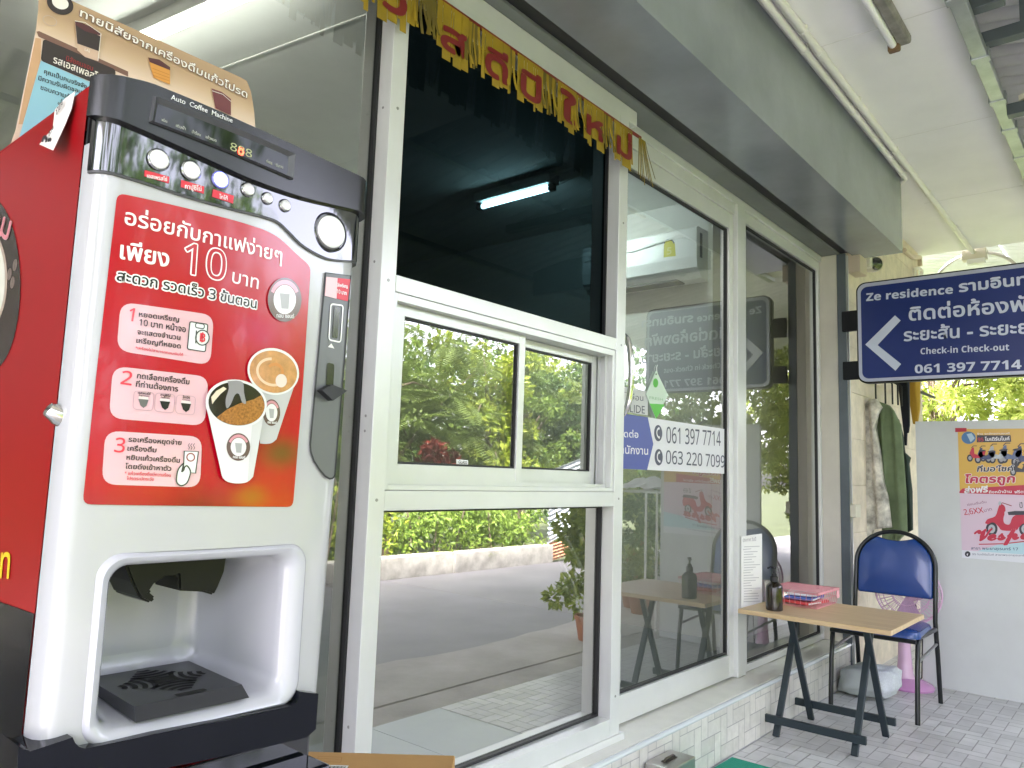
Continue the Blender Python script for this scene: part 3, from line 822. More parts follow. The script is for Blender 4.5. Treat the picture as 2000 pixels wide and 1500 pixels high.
# buttons
def button(px_, rx, kind):
    a, b = MS.px(*px_); e = MS.px(px_[0] + rx, px_[1])[0] - a
    Mx = Matrix.Translation(MS.pt(a, b, .0035)) @ Matrix.Rotation(R_(90), 4, 'X')
    mb = MB(); r = e
    cap = {'w': mat('button_white', (0.82, 0.82, 0.80), .3), 'b': mat('button_violet', (0.16, 0.17, 0.85), .3, emit=(.25, .28, 1), estr=.35), 's': mat('button_silver', (0.55, 0.54, 0.51), .3, .5)}[kind]
    mb.lathe([(r * 1.18, 0), (r * 1.16, .0016), (r * 1.05, .0024), (r * .98, .002)], mat('button_ring', (0.35, 0.36, 0.37), .15, 1.0) if kind != 'b' else mat('button_violet_ring', (.22, .22, .55), .2, .3), 28, Mx)
    mb.lathe([(r * .98, .0012), (r * .96, .0028), (r * .86, .0036), (r * .4, .0039), (0.0001, .004)], cap, 28, Mx)
    return mb.build('button', gp)
for p, r, k in (((306, 314), 20, 'w'), ((369, 335), 17.5, 'w'), ((426, 353), 14.5, 'b'), ((480, 372), 11.5, 's'), ((518, 389), 9.5, 's'), ((552.5, 403), 9.5, 's')): button(p, r, k)
a, b = MS.px(640, 455)
Mx = Matrix.Translation(MS.pt(a, b, .0035)) @ Matrix.Rotation(R_(90), 4, 'X')
mb = MB(); r = .0205
mb.lathe([(r * 1.17, 0), (r * 1.17, .002), (r * 1.10, .0035), (r * 1.05, .002)], cb, 40, Mx)
mb.lathe([(r * 1.03, .001), (r * 1.0, .003), (r * .93, .0045)], mat('button_rim_grey', (.25, .25, .26), .25, .2), 40, Mx)
mb.lathe([(r * .95, .004), (r * .90, .0056), (r * .8, .0062), (r * .4, .0066), (.0001, .0067)], mat('return_button_white', (0.84, 0.84, 0.84), .22), 40, Mx)
mb.build('coin_return_button', gp)
red_l = mat('label_red', (0.62, 0.012, 0.03), .3); wht = mat('print_white', (0.84, 0.82, 0.82), .18, 0, .5, .4)
for q, b_, tx in ((((279, 334), (327, 347), (326, 360), (278, 346)), 'เอสเพรสโซ่', ((283, 349), (322, 356), (283, 343))),
                  (((350, 353), (395, 366), (394, 380), (349, 367)), 'คาปูชิโน่', ((357, 370), (389, 375), (357, 363))),
                  (((412, 371), (453, 384), (451, 399), (410, 386)), 'โกโก้', ((424, 389), (440, 393), (424, 383)))):
    mb = MB(); flat(mb, MS, MS.pxs(q), .0042, red_l); T(mb, MS, b_, tx[0], tx[1], tx[2], wht, .0046, .02); mb.build('button_label', gp)

# printed front sticker
def sticker_mat():
    m = bpy.data.materials.new('sticker_red_print'); m.use_nodes = True
    n = m.node_tree.nodes; L = m.node_tree.links; p = n['Principled BSDF']
    p.inputs['Roughness'].default_value = .13; p.inputs['Coat Weight'].default_value = .3; p.inputs['Coat Roughness'].default_value = .05
    tc = n.new('ShaderNodeTexCoord')
    def blob(cx, cz, r0, r1, base, col):
        s = n.new('ShaderNodeVectorMath'); s.operation = 'SUBTRACT'; s.inputs[1].default_value = (cx, .75, cz)
        L.new(tc.outputs['Object'], s.inputs[0])
        mu = n.new('ShaderNodeVectorMath'); mu.operation = 'MULTIPLY'; mu.inputs[1].default_value = (1, 0, 1.6); L.new(s.outputs[0], mu.inputs[0])
        ln = n.new('ShaderNodeVectorMath'); ln.operation = 'LENGTH'; L.new(mu.outputs[0], ln.inputs[0])
        mr = n.new('ShaderNodeMapRange'); mr.interpolation_type = 'SMOOTHSTEP'
        mr.inputs[1].default_value = r0; mr.inputs[2].default_value = r1; mr.inputs[3].default_value = 1; mr.inputs[4].default_value = 0
        L.new(ln.outputs['Value'], mr.inputs[0])
        mx = n.new('ShaderNodeMix'); mx.data_type = 'RGBA'; L.new(mr.outputs[0], mx.inputs[0])
        if base is None: mx.inputs[6].default_value = (0.43, 0.002, 0.014, 1)
        else: L.new(base, mx.inputs[6])
        mx.inputs[7].default_value = (*col, 1); return mx.outputs[2]
    c = blob(.30, 1.13, .0, .09, None, (0.28, .004, .035))
    c = blob(.40, 1.14, .0, .085, c, (0.16, .004, .01))
    c = blob(.475, 1.145, .0, .085, c, (0.46, .035, .008))
    c = blob(.452, 1.166, .0, .032, c, (0.36, .10, .010))
    c = blob(.487, 1.215, .0, .045, c, (0.16, .06, .015))
    c = blob(.455, 1.345, .0, .05, c, (0.46, .006, .06))
    L.new(c, p.inputs['Base Color'])
    nb = n.new('ShaderNodeTexNoise'); nb.inputs['Scale'].default_value = 900; b = n.new('ShaderNodeBump'); b.inputs['Strength'].default_value = .10; b.inputs['Distance'].default_value = .0006
    L.new(tc.outputs['Object'], nb.inputs['Vector']); L.new(nb.outputs[0], b.inputs['Height']); L.new(b.outputs[0], p.inputs['Normal'])
    return m
sm_ = sticker_mat()
pk = mat('print_pale_pink', (0.70, 0.44, 0.475), .15, 0, .5, .5); bk = mat('print_black', (0.018, 0.016, 0.018), .15, 0, .5, .5)
pr_ = mat('print_coral', (0.72, 0.05, 0.08), .15, 0, .5, .5); ln_ = mat('print_charcoal', (0.06, 0.065, 0.06), .15, 0, .5, .5)
edge = MS.pxs([(228, 377), (351, 404), (465, 433), (515, 449), (540, 462), (557, 476), (575, 494), (606, 521), (590, 760), (571, 990), (365, 988), (160, 985), (186, 740)])
edge = round_poly(edge, .0075, 4)
mb = MB(); flat(mb, MS, edge, .0012, sm_, .01)
h0 = .0018
P = lambda *pts: MS.pxs(pts)
T(mb, MS, 'อร่อยกับกาแฟง่ายๆ', (241.5, 438), (548, 513), (243, 414), wht, h0, .012)
T(mb, MS, 'เพียง', (233, 505), (327, 522), (236, 479), wht, h0, .022)
T(mb, MS, '10', (357, 533), (437, 549), (354, 471), sm_, h0, .0, wht, .0014)
T(mb, MS, 'บาท', (451, 552), (502, 565), (452, 531), wht, h0, .006)
T(mb, MS, 'สะดวก รวดเร็ว 3 ขั้นตอน', (226, 548), (498, 603), (228, 532), bk, h0, .016, wht, .0017)
for q in (((234, 590), (416, 616), (409, 714), (226, 685)), ((219, 715), (406, 736), (398, 832), (211, 817)), ((204, 841), (393, 853), (389, 952), (197, 946))):
    flat(mb, MS, round_poly(MS.pxs(q), .013, 6), h0, pk, .01)
h1 = .0024
T(mb, MS, '1', (248, 626), (257.5, 628), (248, 600), pr_, h1, .01)
T(mb, MS, '2', (233, 750), (254, 753), (234, 723), pr_, h1, .01)
T(mb, MS, '3', (220.5, 882.5), (240, 884), (221, 854), pr_, h1, .01)
for b_, pl, pr, tp in (('หยอดเหรียญ', (269, 618.5), (347, 629), (269.5, 611)), ('10 บาท หน้าจอ', (269.5, 635.5), (360, 649.5), (270, 626)), ('จะแสดงจำนวน', (266, 653), (349.5, 664.5), (266.5, 645.5)), ('เหรียญที่หยอด', (264, 669.5), (350, 681), (265, 662)),
                       ('กดเลือกเครื่องดื่ม', (265, 739), (367, 751), (266, 730.5)), ('ที่ท่านต้องการ', (263, 755.5), (345, 765), (264, 747)),
                       ('รอเครื่องหยุดจ่าย', (248.5, 862.5), (351.5, 869), (249, 855)), ('เครื่องดื่ม', (246.5, 880), (302.5, 883.5), (247, 872.5)), ('หยิบแก้วเครื่องดื่ม', (244.5, 897.5), (348.5, 903.5), (245, 890)), ('โดยดึงเข้าหาตัว', (242, 915), (331.5, 919.5), (242.5, 907.5))):
    T(mb, MS, b_, pl, pr, tp, bk, h1, .014)
for b_, pl, pr, tp in (('*เครื่องไม่สามารถทอนเงินได้', (262, 682), (355, 696), (262.5, 678)), ('* แก้วเครื่องดื่มมีความร้อน', (241, 927), (331, 931), (241, 922)), ('โปรดระมัดระวัง', (245, 937), (298, 939), (245, 932))):
    T(mb, MS, b_, pl, pr, tp, pr_, h1, .008)
# little drawings in the boxes
pw = mat('print_pale_grey', (0.74, 0.76, 0.75), .15, 0, .5, .5)
q = round_poly(P((368.5, 628.5), (403.5, 634), (398.5, 687.5), (363.5, 682)), .002); flat(mb, MS, q, h1, pw); outline(mb, MS, q, .0011, h1 + .0002, ln_)
q = round_poly(P((380, 631), (397, 634), (396, 643), (379, 640)), .003); outline(mb, MS, q, .001, h1 + .0002, ln_)
q = MS.pxs(ell(392.5, 660, 13, 14.5)); flat(mb, MS, q, h1 + .0004, pw); outline(mb, MS, q, .0012, h1 + .0006, ln_); outline(mb, MS, P((381, 646), (379.5, 671)), .0012, h1 + .0006, ln_, False)
T(mb, MS, '฿', (387, 668), (397, 669.5), (388, 653), pr_, h1 + .0008, .02, hgt=.0075)
for k, (cx, cy, t1, t2) in enumerate(((278, 783, 'เอสเพรสโซ่', 'Espresso'), (320, 787, 'คาปูชิโน่', 'Cappuccino'), (361, 791, 'โกโก้', 'Cocoa'))):
    q = round_poly(P((cx - 18, cy - 20), (cx + 21 - k, cy - 16), (cx + 18 - k, cy + 20), (cx - 21, cy + 16)), .004); outline(mb, MS, q, .0005, h1, mat('print_mauve', (.42, .27, .30), .3))
    flat(mb, MS, MS.pxs([(cx - 10, cy - 4), (cx + 10, cy - 2), (cx + 6, cy + 10), (cx, cy + 14), (cx - 6, cy + 9)]), h1, [mat('print_speckle', (.13, .13, .12), .3), bk, bk][k])
    flat(mb, MS, MS.pxs([(cx - 9, cy - 9), (cx + 9, cy - 7), (cx + 10, cy - 2), (cx - 10, cy - 4)]), h1, mat('print_milk', (.68, .6, .58), .3))
    T(mb, MS, t1, (cx - 11 + 2 * k, cy - 14), (cx + 13 - 3 * k, cy - 11.5), (cx - 11, cy - 17.5), bk, h1, .02); T(mb, MS, t2, (cx - 9 + k, cy - 10), (cx + 11 - 2 * k, cy - 8), (cx - 9, cy - 12.5), bk, h1, .01)
q = P((357.5, 881), (385, 882), (379.5, 924), (355.5, 922)); flat(mb, MS, q, h1, pw); outline(mb, MS, q, .0013, h1 + .0002, ln_)
q = MS.pxs(ell(370, 893, 7.5, 7.5, 20)); outline(mb, MS, q, .0012, h1 + .0002, mat('print_dark_red', (.28, .04, .04), .3))
for k in range(3): outline(mb, MS, P((366 + 5 * k, 878), (368 + 5 * k, 874), (365 + 5 * k, 870), (368 + 5 * k, 866)), .0006, h1, ln_, False)
q = smooth_line(P((356, 904), (347, 914), (343, 925), (342, 940), (347, 947), (354, 948), (362, 943), (367, 932), (369, 920), (363, 910), (358, 912), (356, 918), (352, 922)), 4)
flat(mb, MS, q, h1 + .0004, pw); outline(mb, MS, q, .0014, h1 + .0006, ln_)
# the two printed paper cups
cupw = mat('print_cup_white', (0.74, 0.73, 0.72), .15, 0, .5, .5); cups = mat('print_cup_shade', (0.50, 0.49, 0.50), .15, 0, .5, .5)
brn = mat('print_brown', (0.10, 0.045, 0.03), .15, 0, .5, .5); crema = mat('print_crema', (0.34, 0.14, 0.03), .15, 0, .5, .5, var=.5, vscale=420)
latte = mat('print_latte', (0.50, 0.24, 0.09), .15, 0, .5, .5, var=.25, vscale=110); coffee = mat('print_coffee', (0.02, 0.012, 0.008), .12, 0, .5, .5)
ring_ = mat('print_ring_brown', (0.13, 0.08, 0.07), .15, 0, .5, .5); rose = mat('print_rose', (0.62, 0.28, 0.32), .15, 0, .5, .5)
def badge(cx, cy, rx, ry, h, word=''):
    flat(mb, MS, MS.pxs(ell(cx, cy, rx, ry)), h, ring_)
    flat(mb, MS, MS.pxs(ell(cx, cy, rx * .9, ry * .9, 14, 205, 335) + ell(cx, cy, rx * .70, ry * .70, 14, 205, 335)[::-1]), h + .0001, rose)
    flat(mb, MS, MS.pxs(ell(cx, cy, rx * .66, ry * .66)), h + .0002, cupw)
    flat(mb, MS, P((cx - rx * .30, cy - ry * .30), (cx + rx * .30, cy - ry * .26), (cx + rx * .22, cy + ry * .42), (cx - rx * .2, cy + ry * .40)), h + .0003, mat('print_badge_grey', (.38, .38, .38), .2))
    T(mb, MS, 'ทอม แอนด์', (cx - rx * .48, cy + ry * .80), (cx + rx * .55, cy + ry * .84), None, wht, h + .0003, .02, hgt=.0022 * ry / 27)
h2 = .0030
q = smooth_line(P((488, 752), (497, 800), (505, 864)), 3) + smooth_line(P((505, 866), (516, 867), (528, 865), (537, 858)), 3) + P((552, 812), (571, 756), (530, 742))
flat(mb, MS, q, h2, cups); badge(527, 806, 17, 26, h2 + .0003)
q = MS.pxs(ell(530, 726, 51, 45, 40, rot=20)); flat(mb, MS, q, h2 + .0008, cupw); q = MS.pxs(ell(530, 726.5, 47, 40.5, 40, rot=20)); flat(mb, MS, q, h2 + .001, latte)
outline(mb, MS, MS.pxs(ell(528, 727, 30, 25, 24, 20, 250, 20)), .0030, h2 + .0012, mat('print_latte_pale', (.74, .52, .34), .2), False)
outline(mb, MS, MS.pxs(ell(533, 726, 15, 14, 20, 200, 420, 20)), .0035, h2 + .0012, mat('print_latte_dark', (.55, .22, .06), .2), False)
flat(mb, MS, MS.pxs(ell(545, 744, 11, 13)), h2 + .0013, mat('print_foam', (.72, .62, .54), .2))
h3 = h2 + .0022
q = P((396, 792), (402, 812), (415, 870), (428, 928)) + smooth_line(P((430, 933), (440, 941), (460, 944), (478, 941), (489, 931)), 3) + P((497, 880), (508, 815), (515, 792))
flat(mb, MS, q, h3, cupw)
q2_ = P((487, 830), (509, 815), (498, 880), (489, 931), (478, 941)); flat(mb, MS, q2_, h3 + .0002, mat('print_cup_mid', (0.62, 0.61, 0.61), .15, 0, .5, .5))
badge(460, 873, 23, 27, h3 + .0005)
flat(mb, MS, MS.pxs(ell(455.5, 789, 60, 47, 48, rot=8)), h3 + .0008, cupw)
flat(mb, MS, MS.pxs(ell(456, 789, 55, 42, 48, rot=8)), h3 + .001, coffee)
flat(mb, MS, P((437, 800), (462, 788), (490, 780), (504, 772)) + MS.pxs(ell(456, 789, 54.5, 41.5, 24, -12, 130, 8)), h3 + .0013, crema)
flat(mb, MS, MS.pxs(smooth_line([(438, 745), (440, 760), (434, 780), (436, 798), (444, 790), (452, 772), (460, 770), (466, 786), (474, 788), (470, 768), (468, 748), (455, 744)], 3)), h3 + .0016, mat('print_steam', (.26, .25, .25), .2))
flat(mb, MS, P((406, 776), (416, 764), (430, 756), (436, 760), (424, 770), (412, 784), (408, 790)), h3 + .0016, mat('print_glint', (.68, .6, .45), .2))
# round badge beside the headline
badge(553, 586, 33, 43, h2)
mb.build('front_sticker', mach)

# coin slot panel
cp = MB()
q = MS.pxs([(634, 533), (683, 539)] + [(671, 700), (652, 928)] + [(648, 934), (642, 935), (633, 930), (622, 917), (611, 900), (605, 882)] + [(604, 868), (612, 780)])
fnm = lambda a, b, d: MS.pt(a, b, d)
cp.prism(q, fnm, -.003, .0016, cg); outline(cp, MS, q, .0022, .0021, M['black'])
cpo = cp.build('coin_panel', mach)
mb = MB(); flat(mb, MS, P((635, 541), (682, 546), (677, 589), (632, 578)), .0022, red_l)
flat(mb, MS, P((635, 541), (657, 543.5), (655, 584), (632, 578)), .0024, mat('label_pale', (0.80, 0.52, 0.55), .3))
T(mb, MS, 'ใส่เหรียญ', (655, 560), (676, 563), (655, 555), wht, .0027, .02); T(mb, MS, '10 บาท', (655, 573), (674, 577), (655, 567), wht, .0027, .02)
mb.build('coin_label', cpo)
mb = MB(); q = round_poly(P((644, 594), (668, 597), (663, 669), (640, 664)), .004); outline(mb, MS, q, .0018, .0024, wht)
flat(mb, MS, round_poly(P((651, 598), (662, 600), (657, 662), (647, 659)), .0012), .0022, bk)
flat(mb, MS, P((645, 671), (651, 681), (638, 678)), .0022, wht); mb.build('coin_slot', cpo)
mb = MB(); flat(mb, MS, round_poly(P((637, 708), (651, 711), (648, 775), (634, 770)), .004), .0022, bk)
a_, b_ = MS.px(640, 764)
mb.prism(P((616, 763), (636, 752), (666, 764), (638, 783)), fnm, .0024, .013, M['black']); mb.build('coin_lever', cpo)

# black skirt along the foot of the door
q = MK.pxs([(36, 1457), (46, 1463), (60, 1467), (142, 1440), (147, 1451), (155, 1459), (166, 1462), (300, 1434), (571, 1378), (580, 1372), (585, 1364), (587, 1351), (622, 1355), (617, 1424), (600, 1440), (576, 1446), (472, 1469), (315, 1502), (120, 1548), (32, 1568)])
mb = MB(); flat(mb, MK, q, 0, ck, .01)
n = len(q); mb.add([MK.pt(a, b, 0) for a, b in q] + [MK.pt(a, b, -.045) for a, b in q], [(i, (i + 1) % n, n + (i + 1) % n, n + i) for i in range(n)], ck)
recalc(mb.build('black_skirt', mach))
# red steel cabinet behind the door
XL, XRr = .2712, .572
mb = MB(); RZ = 1.5685
mb.add([(XL, .7925, .885), (XL, 1.12, .885), (XL, 1.12, RZ), (XL, .7925, RZ), (XRr, .7925, .885), (XRr, 1.12, .885), (XRr, 1.12, RZ - .003), (XRr, .7925, RZ - .003)],
       [(0, 3, 2, 1), (4, 5, 6, 7), (1, 2, 6, 5), (3, 7, 6, 2), (0, 1, 5, 4)], cred)
cab = mb.build('red_cabinet', mach)
mb = MB(); mb.box(.2735, .590, .7885, .792, .90, 1.565, M['black']).box(.2735, .30, .77, .789, .9, .916, M['black'])
# keep the seam a thin frame only: left and right strips
mb = MB(); mb.box(.2730, .2760, .7882, .7924, .90, 1.565, M['black']); mb.box(.566, .569, .7882, .7924, .90, 1.565, M['black']); mb.build('door_seam', cab)
SX2 = Surf('x', .2712)
mb = MB(); f = lambda *p: SX2.pxs(p)
flat(mb, SX2, [(-.7926, .886), (-.7926, 1.0585), (-1.119, 1.0535), (-1.119, .886)][::-1], .0006, mat('side_dark_print', (0.004, 0.005, 0.007), .2, 0, .25, 0, var=.6, vscale=9))
mb.build('side_dark_panel', cab); mb = MB()
flat(mb, SX2, SX2.pxs(ell(-22, 556, 63, 172, 48)), .0006, mat('side_badge_dark', (0.035, 0.022, 0.020), .25))
flat(mb, SX2, SX2.pxs(ell(-24, 545, 40, 98, 40)), .0009, mat('side_badge_tan', (0.42, 0.33, 0.26), .3)); flat(mb, SX2, SX2.pxs(ell(-24, 545, 36, 92, 40)), .0012, mat('side_badge_cream', (0.66, 0.66, 0.56), .3))
T(mb, SX2, 'คอม', (-36, 432), (17, 470), (-36, 402), mat('side_pink', (0.62, 0.22, 0.25), .3), .0010, .01, mat('side_pale_pink', (.72, .5, .5), .3), .0012)
for u, v in ((31, 518), (20, 536), (26, 552)): flat(mb, SX2, SX2.pxs(ell(u, v, 4.2, 12, 16, rot=8)), .0009, mat('bean_print', (0.16, 0.12, 0.10), .4)); outline(mb, SX2, SX2.pxs([(u + 1.5, v - 10), (u - 1.5, v + 10)]), .0006, .0011, bk, False)
mb.build('side_badge', cab); mb = MB()
T(mb, SX2, 'ท', (1.5, 1128), (19, 1129), (2, 1078), mat('side_yellow', (0.75, 0.52, 0.02), .3), .0009, .012)
mb.build('side_lettering', cab)
# lock
p = on_x(113, 812, .2706)
Mx = Matrix.Translation(p + Vector((.002, 0, 0))) @ Matrix.Rotation(R_(-62), 4, 'Y')
mb = MB(); mb.lathe([(.0098, -.004), (.0098, .002), (.0085, .005), (.0072, .0115), (.0062, .0125), (.0001, .0127)], mat('lock_metal', (0.62, 0.60, 0.56), .2, 1.0), 24, Mx); mb.box(-.0008, .0008, -.004, .004, .0126, .0131, M['black'], 0, Mx)
mb.build('lock', mach)

# paper strip taped over the cabinet edge
sl_ = Surf('x', .2695)
Lp = [(150, 160), (126, 193), (107, 214), (103, 250), (77, 282)]; Rp = [(166, 158), (147, 178), (140, 212), (129, 240), (104, 294)]
mb = MB(); xs_ = [.2695, .2690, .2670, .2650, .2560]; vs = []
for (lu, lv_), (ru, rv), xx in zip(Lp[1:], Rp[1:], xs_[1:]):
    for t in (0, .5, 1): vs.append(on_x(lu + (ru - lu) * t, lv_ + (rv - lv_) * t, xx - .0012 * (t == .5)))
for v in vs[:3]: pass
mb.add(vs, [(r * 3 + k, (r + 1) * 3 + k, (r + 1) * 3 + k + 1, r * 3 + k + 1) for r in range(3) for k in (0, 1)], mat('strip_paper', (0.74, 0.70, 0.66), .7), True)
sx = Surf('x', .2640); T(mb, sx, 'ชาไทย', (112, 226), (124, 203), None, M['ink'], .0006, .02, hgt=.008)
sx = Surf('x', .2590); T(mb, sx, 'ถ้วย', (100, 268), (109, 252), None, M['ink'], .002, .01, hgt=.004); T(mb, sx, '01', (84, 281), (99, 288), None, M['ink'], .0015, .05, hgt=.008)
mb.build('paper_strip', label='curled white paper strip with black writing taped on the red cabinet', category='paper')

# promotional board standing on the machine
BS = Surf('y', 1.03)
def board_mat():
    m = bpy.data.materials.new('board_print'); m.use_nodes = True
    n = m.node_tree.nodes; L = m.node_tree.links; p = n['Principled BSDF']; p.inputs['Roughness'].default_value = .45
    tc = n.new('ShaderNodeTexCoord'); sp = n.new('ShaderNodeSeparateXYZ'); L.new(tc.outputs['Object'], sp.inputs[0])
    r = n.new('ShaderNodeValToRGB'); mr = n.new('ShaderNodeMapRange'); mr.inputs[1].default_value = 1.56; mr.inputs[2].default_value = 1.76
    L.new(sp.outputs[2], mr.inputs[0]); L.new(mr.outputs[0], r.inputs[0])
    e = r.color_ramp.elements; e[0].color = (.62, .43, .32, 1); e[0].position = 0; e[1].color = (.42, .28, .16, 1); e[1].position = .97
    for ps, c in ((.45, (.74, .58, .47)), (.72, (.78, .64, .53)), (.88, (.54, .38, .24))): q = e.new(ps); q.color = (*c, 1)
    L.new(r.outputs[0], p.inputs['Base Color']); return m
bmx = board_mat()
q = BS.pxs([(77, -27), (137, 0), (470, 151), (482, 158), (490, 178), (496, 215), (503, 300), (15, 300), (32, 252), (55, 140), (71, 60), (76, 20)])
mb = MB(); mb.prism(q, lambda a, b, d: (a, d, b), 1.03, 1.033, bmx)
band = mat('board_brown', (0.17, 0.085, 0.06), .5); dkb = mat('board_dark', (0.028, 0.018, 0.016), .5); blu = mat('board_blue', (0.26, 0.50, 0.62), .5); cre = mat('board_cream', (0.80, 0.76, 0.70), .5)
PB = lambda *p: BS.pxs(p)
flat(mb, BS, PB((71, 62), (76, 61), (190, 113), (250, 140), (250, 150), (190, 123), (75, 72)), .0006, band)
flat(mb, BS, PB((69, 74), (80, 76), (79, 119), (44, 243), (36, 243), (55, 140)), .0006, mat('board_tan', (0.55, 0.33, 0.18), .5))
flat(mb, BS, round_poly(PB((84, 76), (225, 136), (225, 180), (79, 119)), .004), .0008, dkb)
flat(mb, BS, PB((79, 119), (215, 178), (215, 330), (20, 330), (44, 243)), .0010, blu)
T(mb, BS, 'ทายนิสัยจากเครื่องดื่มแก้วโปรด', (155, 32), (481, 192), (156, 20), cre, .0012, .016, mat('board_letter_edge', (.20, .11, .07), .5), .0012)
T(mb, BS, 'รสเอสเพลสโซ', (103, 123), (196, 160), (104, 112), cre, .0014, .016)
T(mb, BS, 'นิสัยคนชอบ', (128, 119), (180, 139), (128, 111), mat('board_red', (.30, .03, .03), .5), .0014, .01)
T(mb, BS, 'คุณเป็นคนจริงจัง', (85, 144), (168, 174), (85, 137), bk, .0014, .008); T(mb, BS, 'มีความรับผิดชอบ', (74, 157), (158, 184), (74, 150), bk, .0014, .008); T(mb, BS, 'ชอบความท้าทาย', (78, 175), (160, 203), (78, 168), bk, .0014, .008)
flat(mb, BS, BS.pxs(ell(117, 8, 27, 20, 32, rot=25)), .0009, dkb); flat(mb, BS, BS.pxs(ell(117, 6, 17, 12, 28, rot=25)), .0012, cre)
outline(mb, BS, BS.pxs(ell(97, 41, 14, 9, 24, rot=25)), .0007, .0008, mat('board_line', (.45, .36, .30), .5))
mar = mat('board_maroon', (0.075, 0.018, 0.02), .5)
flat(mb, BS, PB((145, 42), (196, 67), (190, 120), (165, 112), (150, 99)), .0016, mat('board_peach', (.60, .42, .31), .5)); flat(mb, BS, PB((146, 47), (195, 72), (192, 101), (150, 86)), .0019, dkb)
flat(mb, BS, PB((145, 42), (160, 46), (180, 55), (196, 67), (193, 70), (165, 62), (147, 50)), .0021, mar)
outline(mb, BS, PB((145, 42), (165, 45), (196, 67), (190, 120)), .0008, .0022, cre, False); T(mb, BS, 'LAS', (164, 100), (174, 104), None, cre, .0022, .01, hgt=.004)
flat(mb, BS, PB((288, 113), (310, 119), (331, 133), (331, 166), (299, 152)), .0016, mat('board_orange', (.62, .28, .05), .5)); flat(mb, BS, PB((288, 113), (310, 117), (331, 132), (331, 138), (291, 122)), .0019, mar)
for k in range(3): outline(mb, BS, PB((296 + k, 134 + 7 * k), (330, 147 + 6 * k)), .0008, .0019, mat('board_amber', (.45, .17, .02), .5), False)
flat(mb, BS, PB((412, 173), (432, 180), (450, 194), (450, 226), (420, 212)), .0016, mat('board_plum', (.15, .035, .04), .5)); outline(mb, BS, PB((413, 178), (434, 185), (450, 199)), .0008, .0019, cre, False)
mb.build('promo_board', label='curved tan promotional board with drink cups standing on the coffee machine', category='board')

# black cabinet under the machine
t = thing('machine_cabinet', 'glossy black steel cabinet carrying the coffee machine', 'cabinet', (.43, .93, 0))
MB().box(.268, .590, .80, 1.12, -.1, .884, cb, .004).build('body', t)
MB().box(.275, .585, .748, .799, -.05, .860, ck, .006).build('door', t)

# cardboard box by the window
cbd = mat('cardboard', (0.52, 0.30, 0.11), .8, var=.08, vscale=5)
t = thing('cardboard_box', 'brown cardboard box with barcode label below the window', 'box', (1.25, 1.3, 0))
bz = .62; A_ = on_z(600, 1467, bz); B_ = on_z(889, 1475, bz)
ang = math.atan2(B_.y - A_.y, B_.x - A_.x); wl_ = (B_ - A_).length
Mx = Matrix.Translation((A_.x, A_.y, 0)) @ Matrix.Rotation(ang, 4, 'Z')
mb = MB(); mb.box(0, wl_, -.22, 0, 0, bz, cbd, .003, Mx); mb.box(.004, wl_ - .004, -.112, -.108, bz, bz + .0008, mat('carton_tape', (.46, .27, .10), .35), 0, Mx)
mb.build('carton', t)
LB_ = on_z(650, 1497, bz)
lp_ = Mx.inverted() @ LB_
lab = MB(); lab.box(lp_.x - .05, lp_.x + .03, lp_.y - .07, lp_.y + .004, bz + .0009, bz + .0012, M['paper'], 0, Mx)
for i in range(16): lab.box(lp_.x - .012 + i * .0024, lp_.x - .012 + i * .0024 + (.0009 if i % 3 else .0016), lp_.y - .03, lp_.y - .002, bz + .0014, bz + .0016, M['ink'], 0, Mx)
lab.build('barcode_label', t)
pr3 = mat('carton_print', (.36, .15, .04), .8); mb = MB(); ls_ = Surf('z', bz)
outline(mb, ls_, ls_.pxs([(622, 1478), (668, 1480), (665, 1490), (619, 1488)]), .0014, .001, pr3); outline(mb, ls_, ls_.pxs([(620, 1482), (664, 1484)]), .001, .001, pr3, False)
mb.build('printed_mark', t)

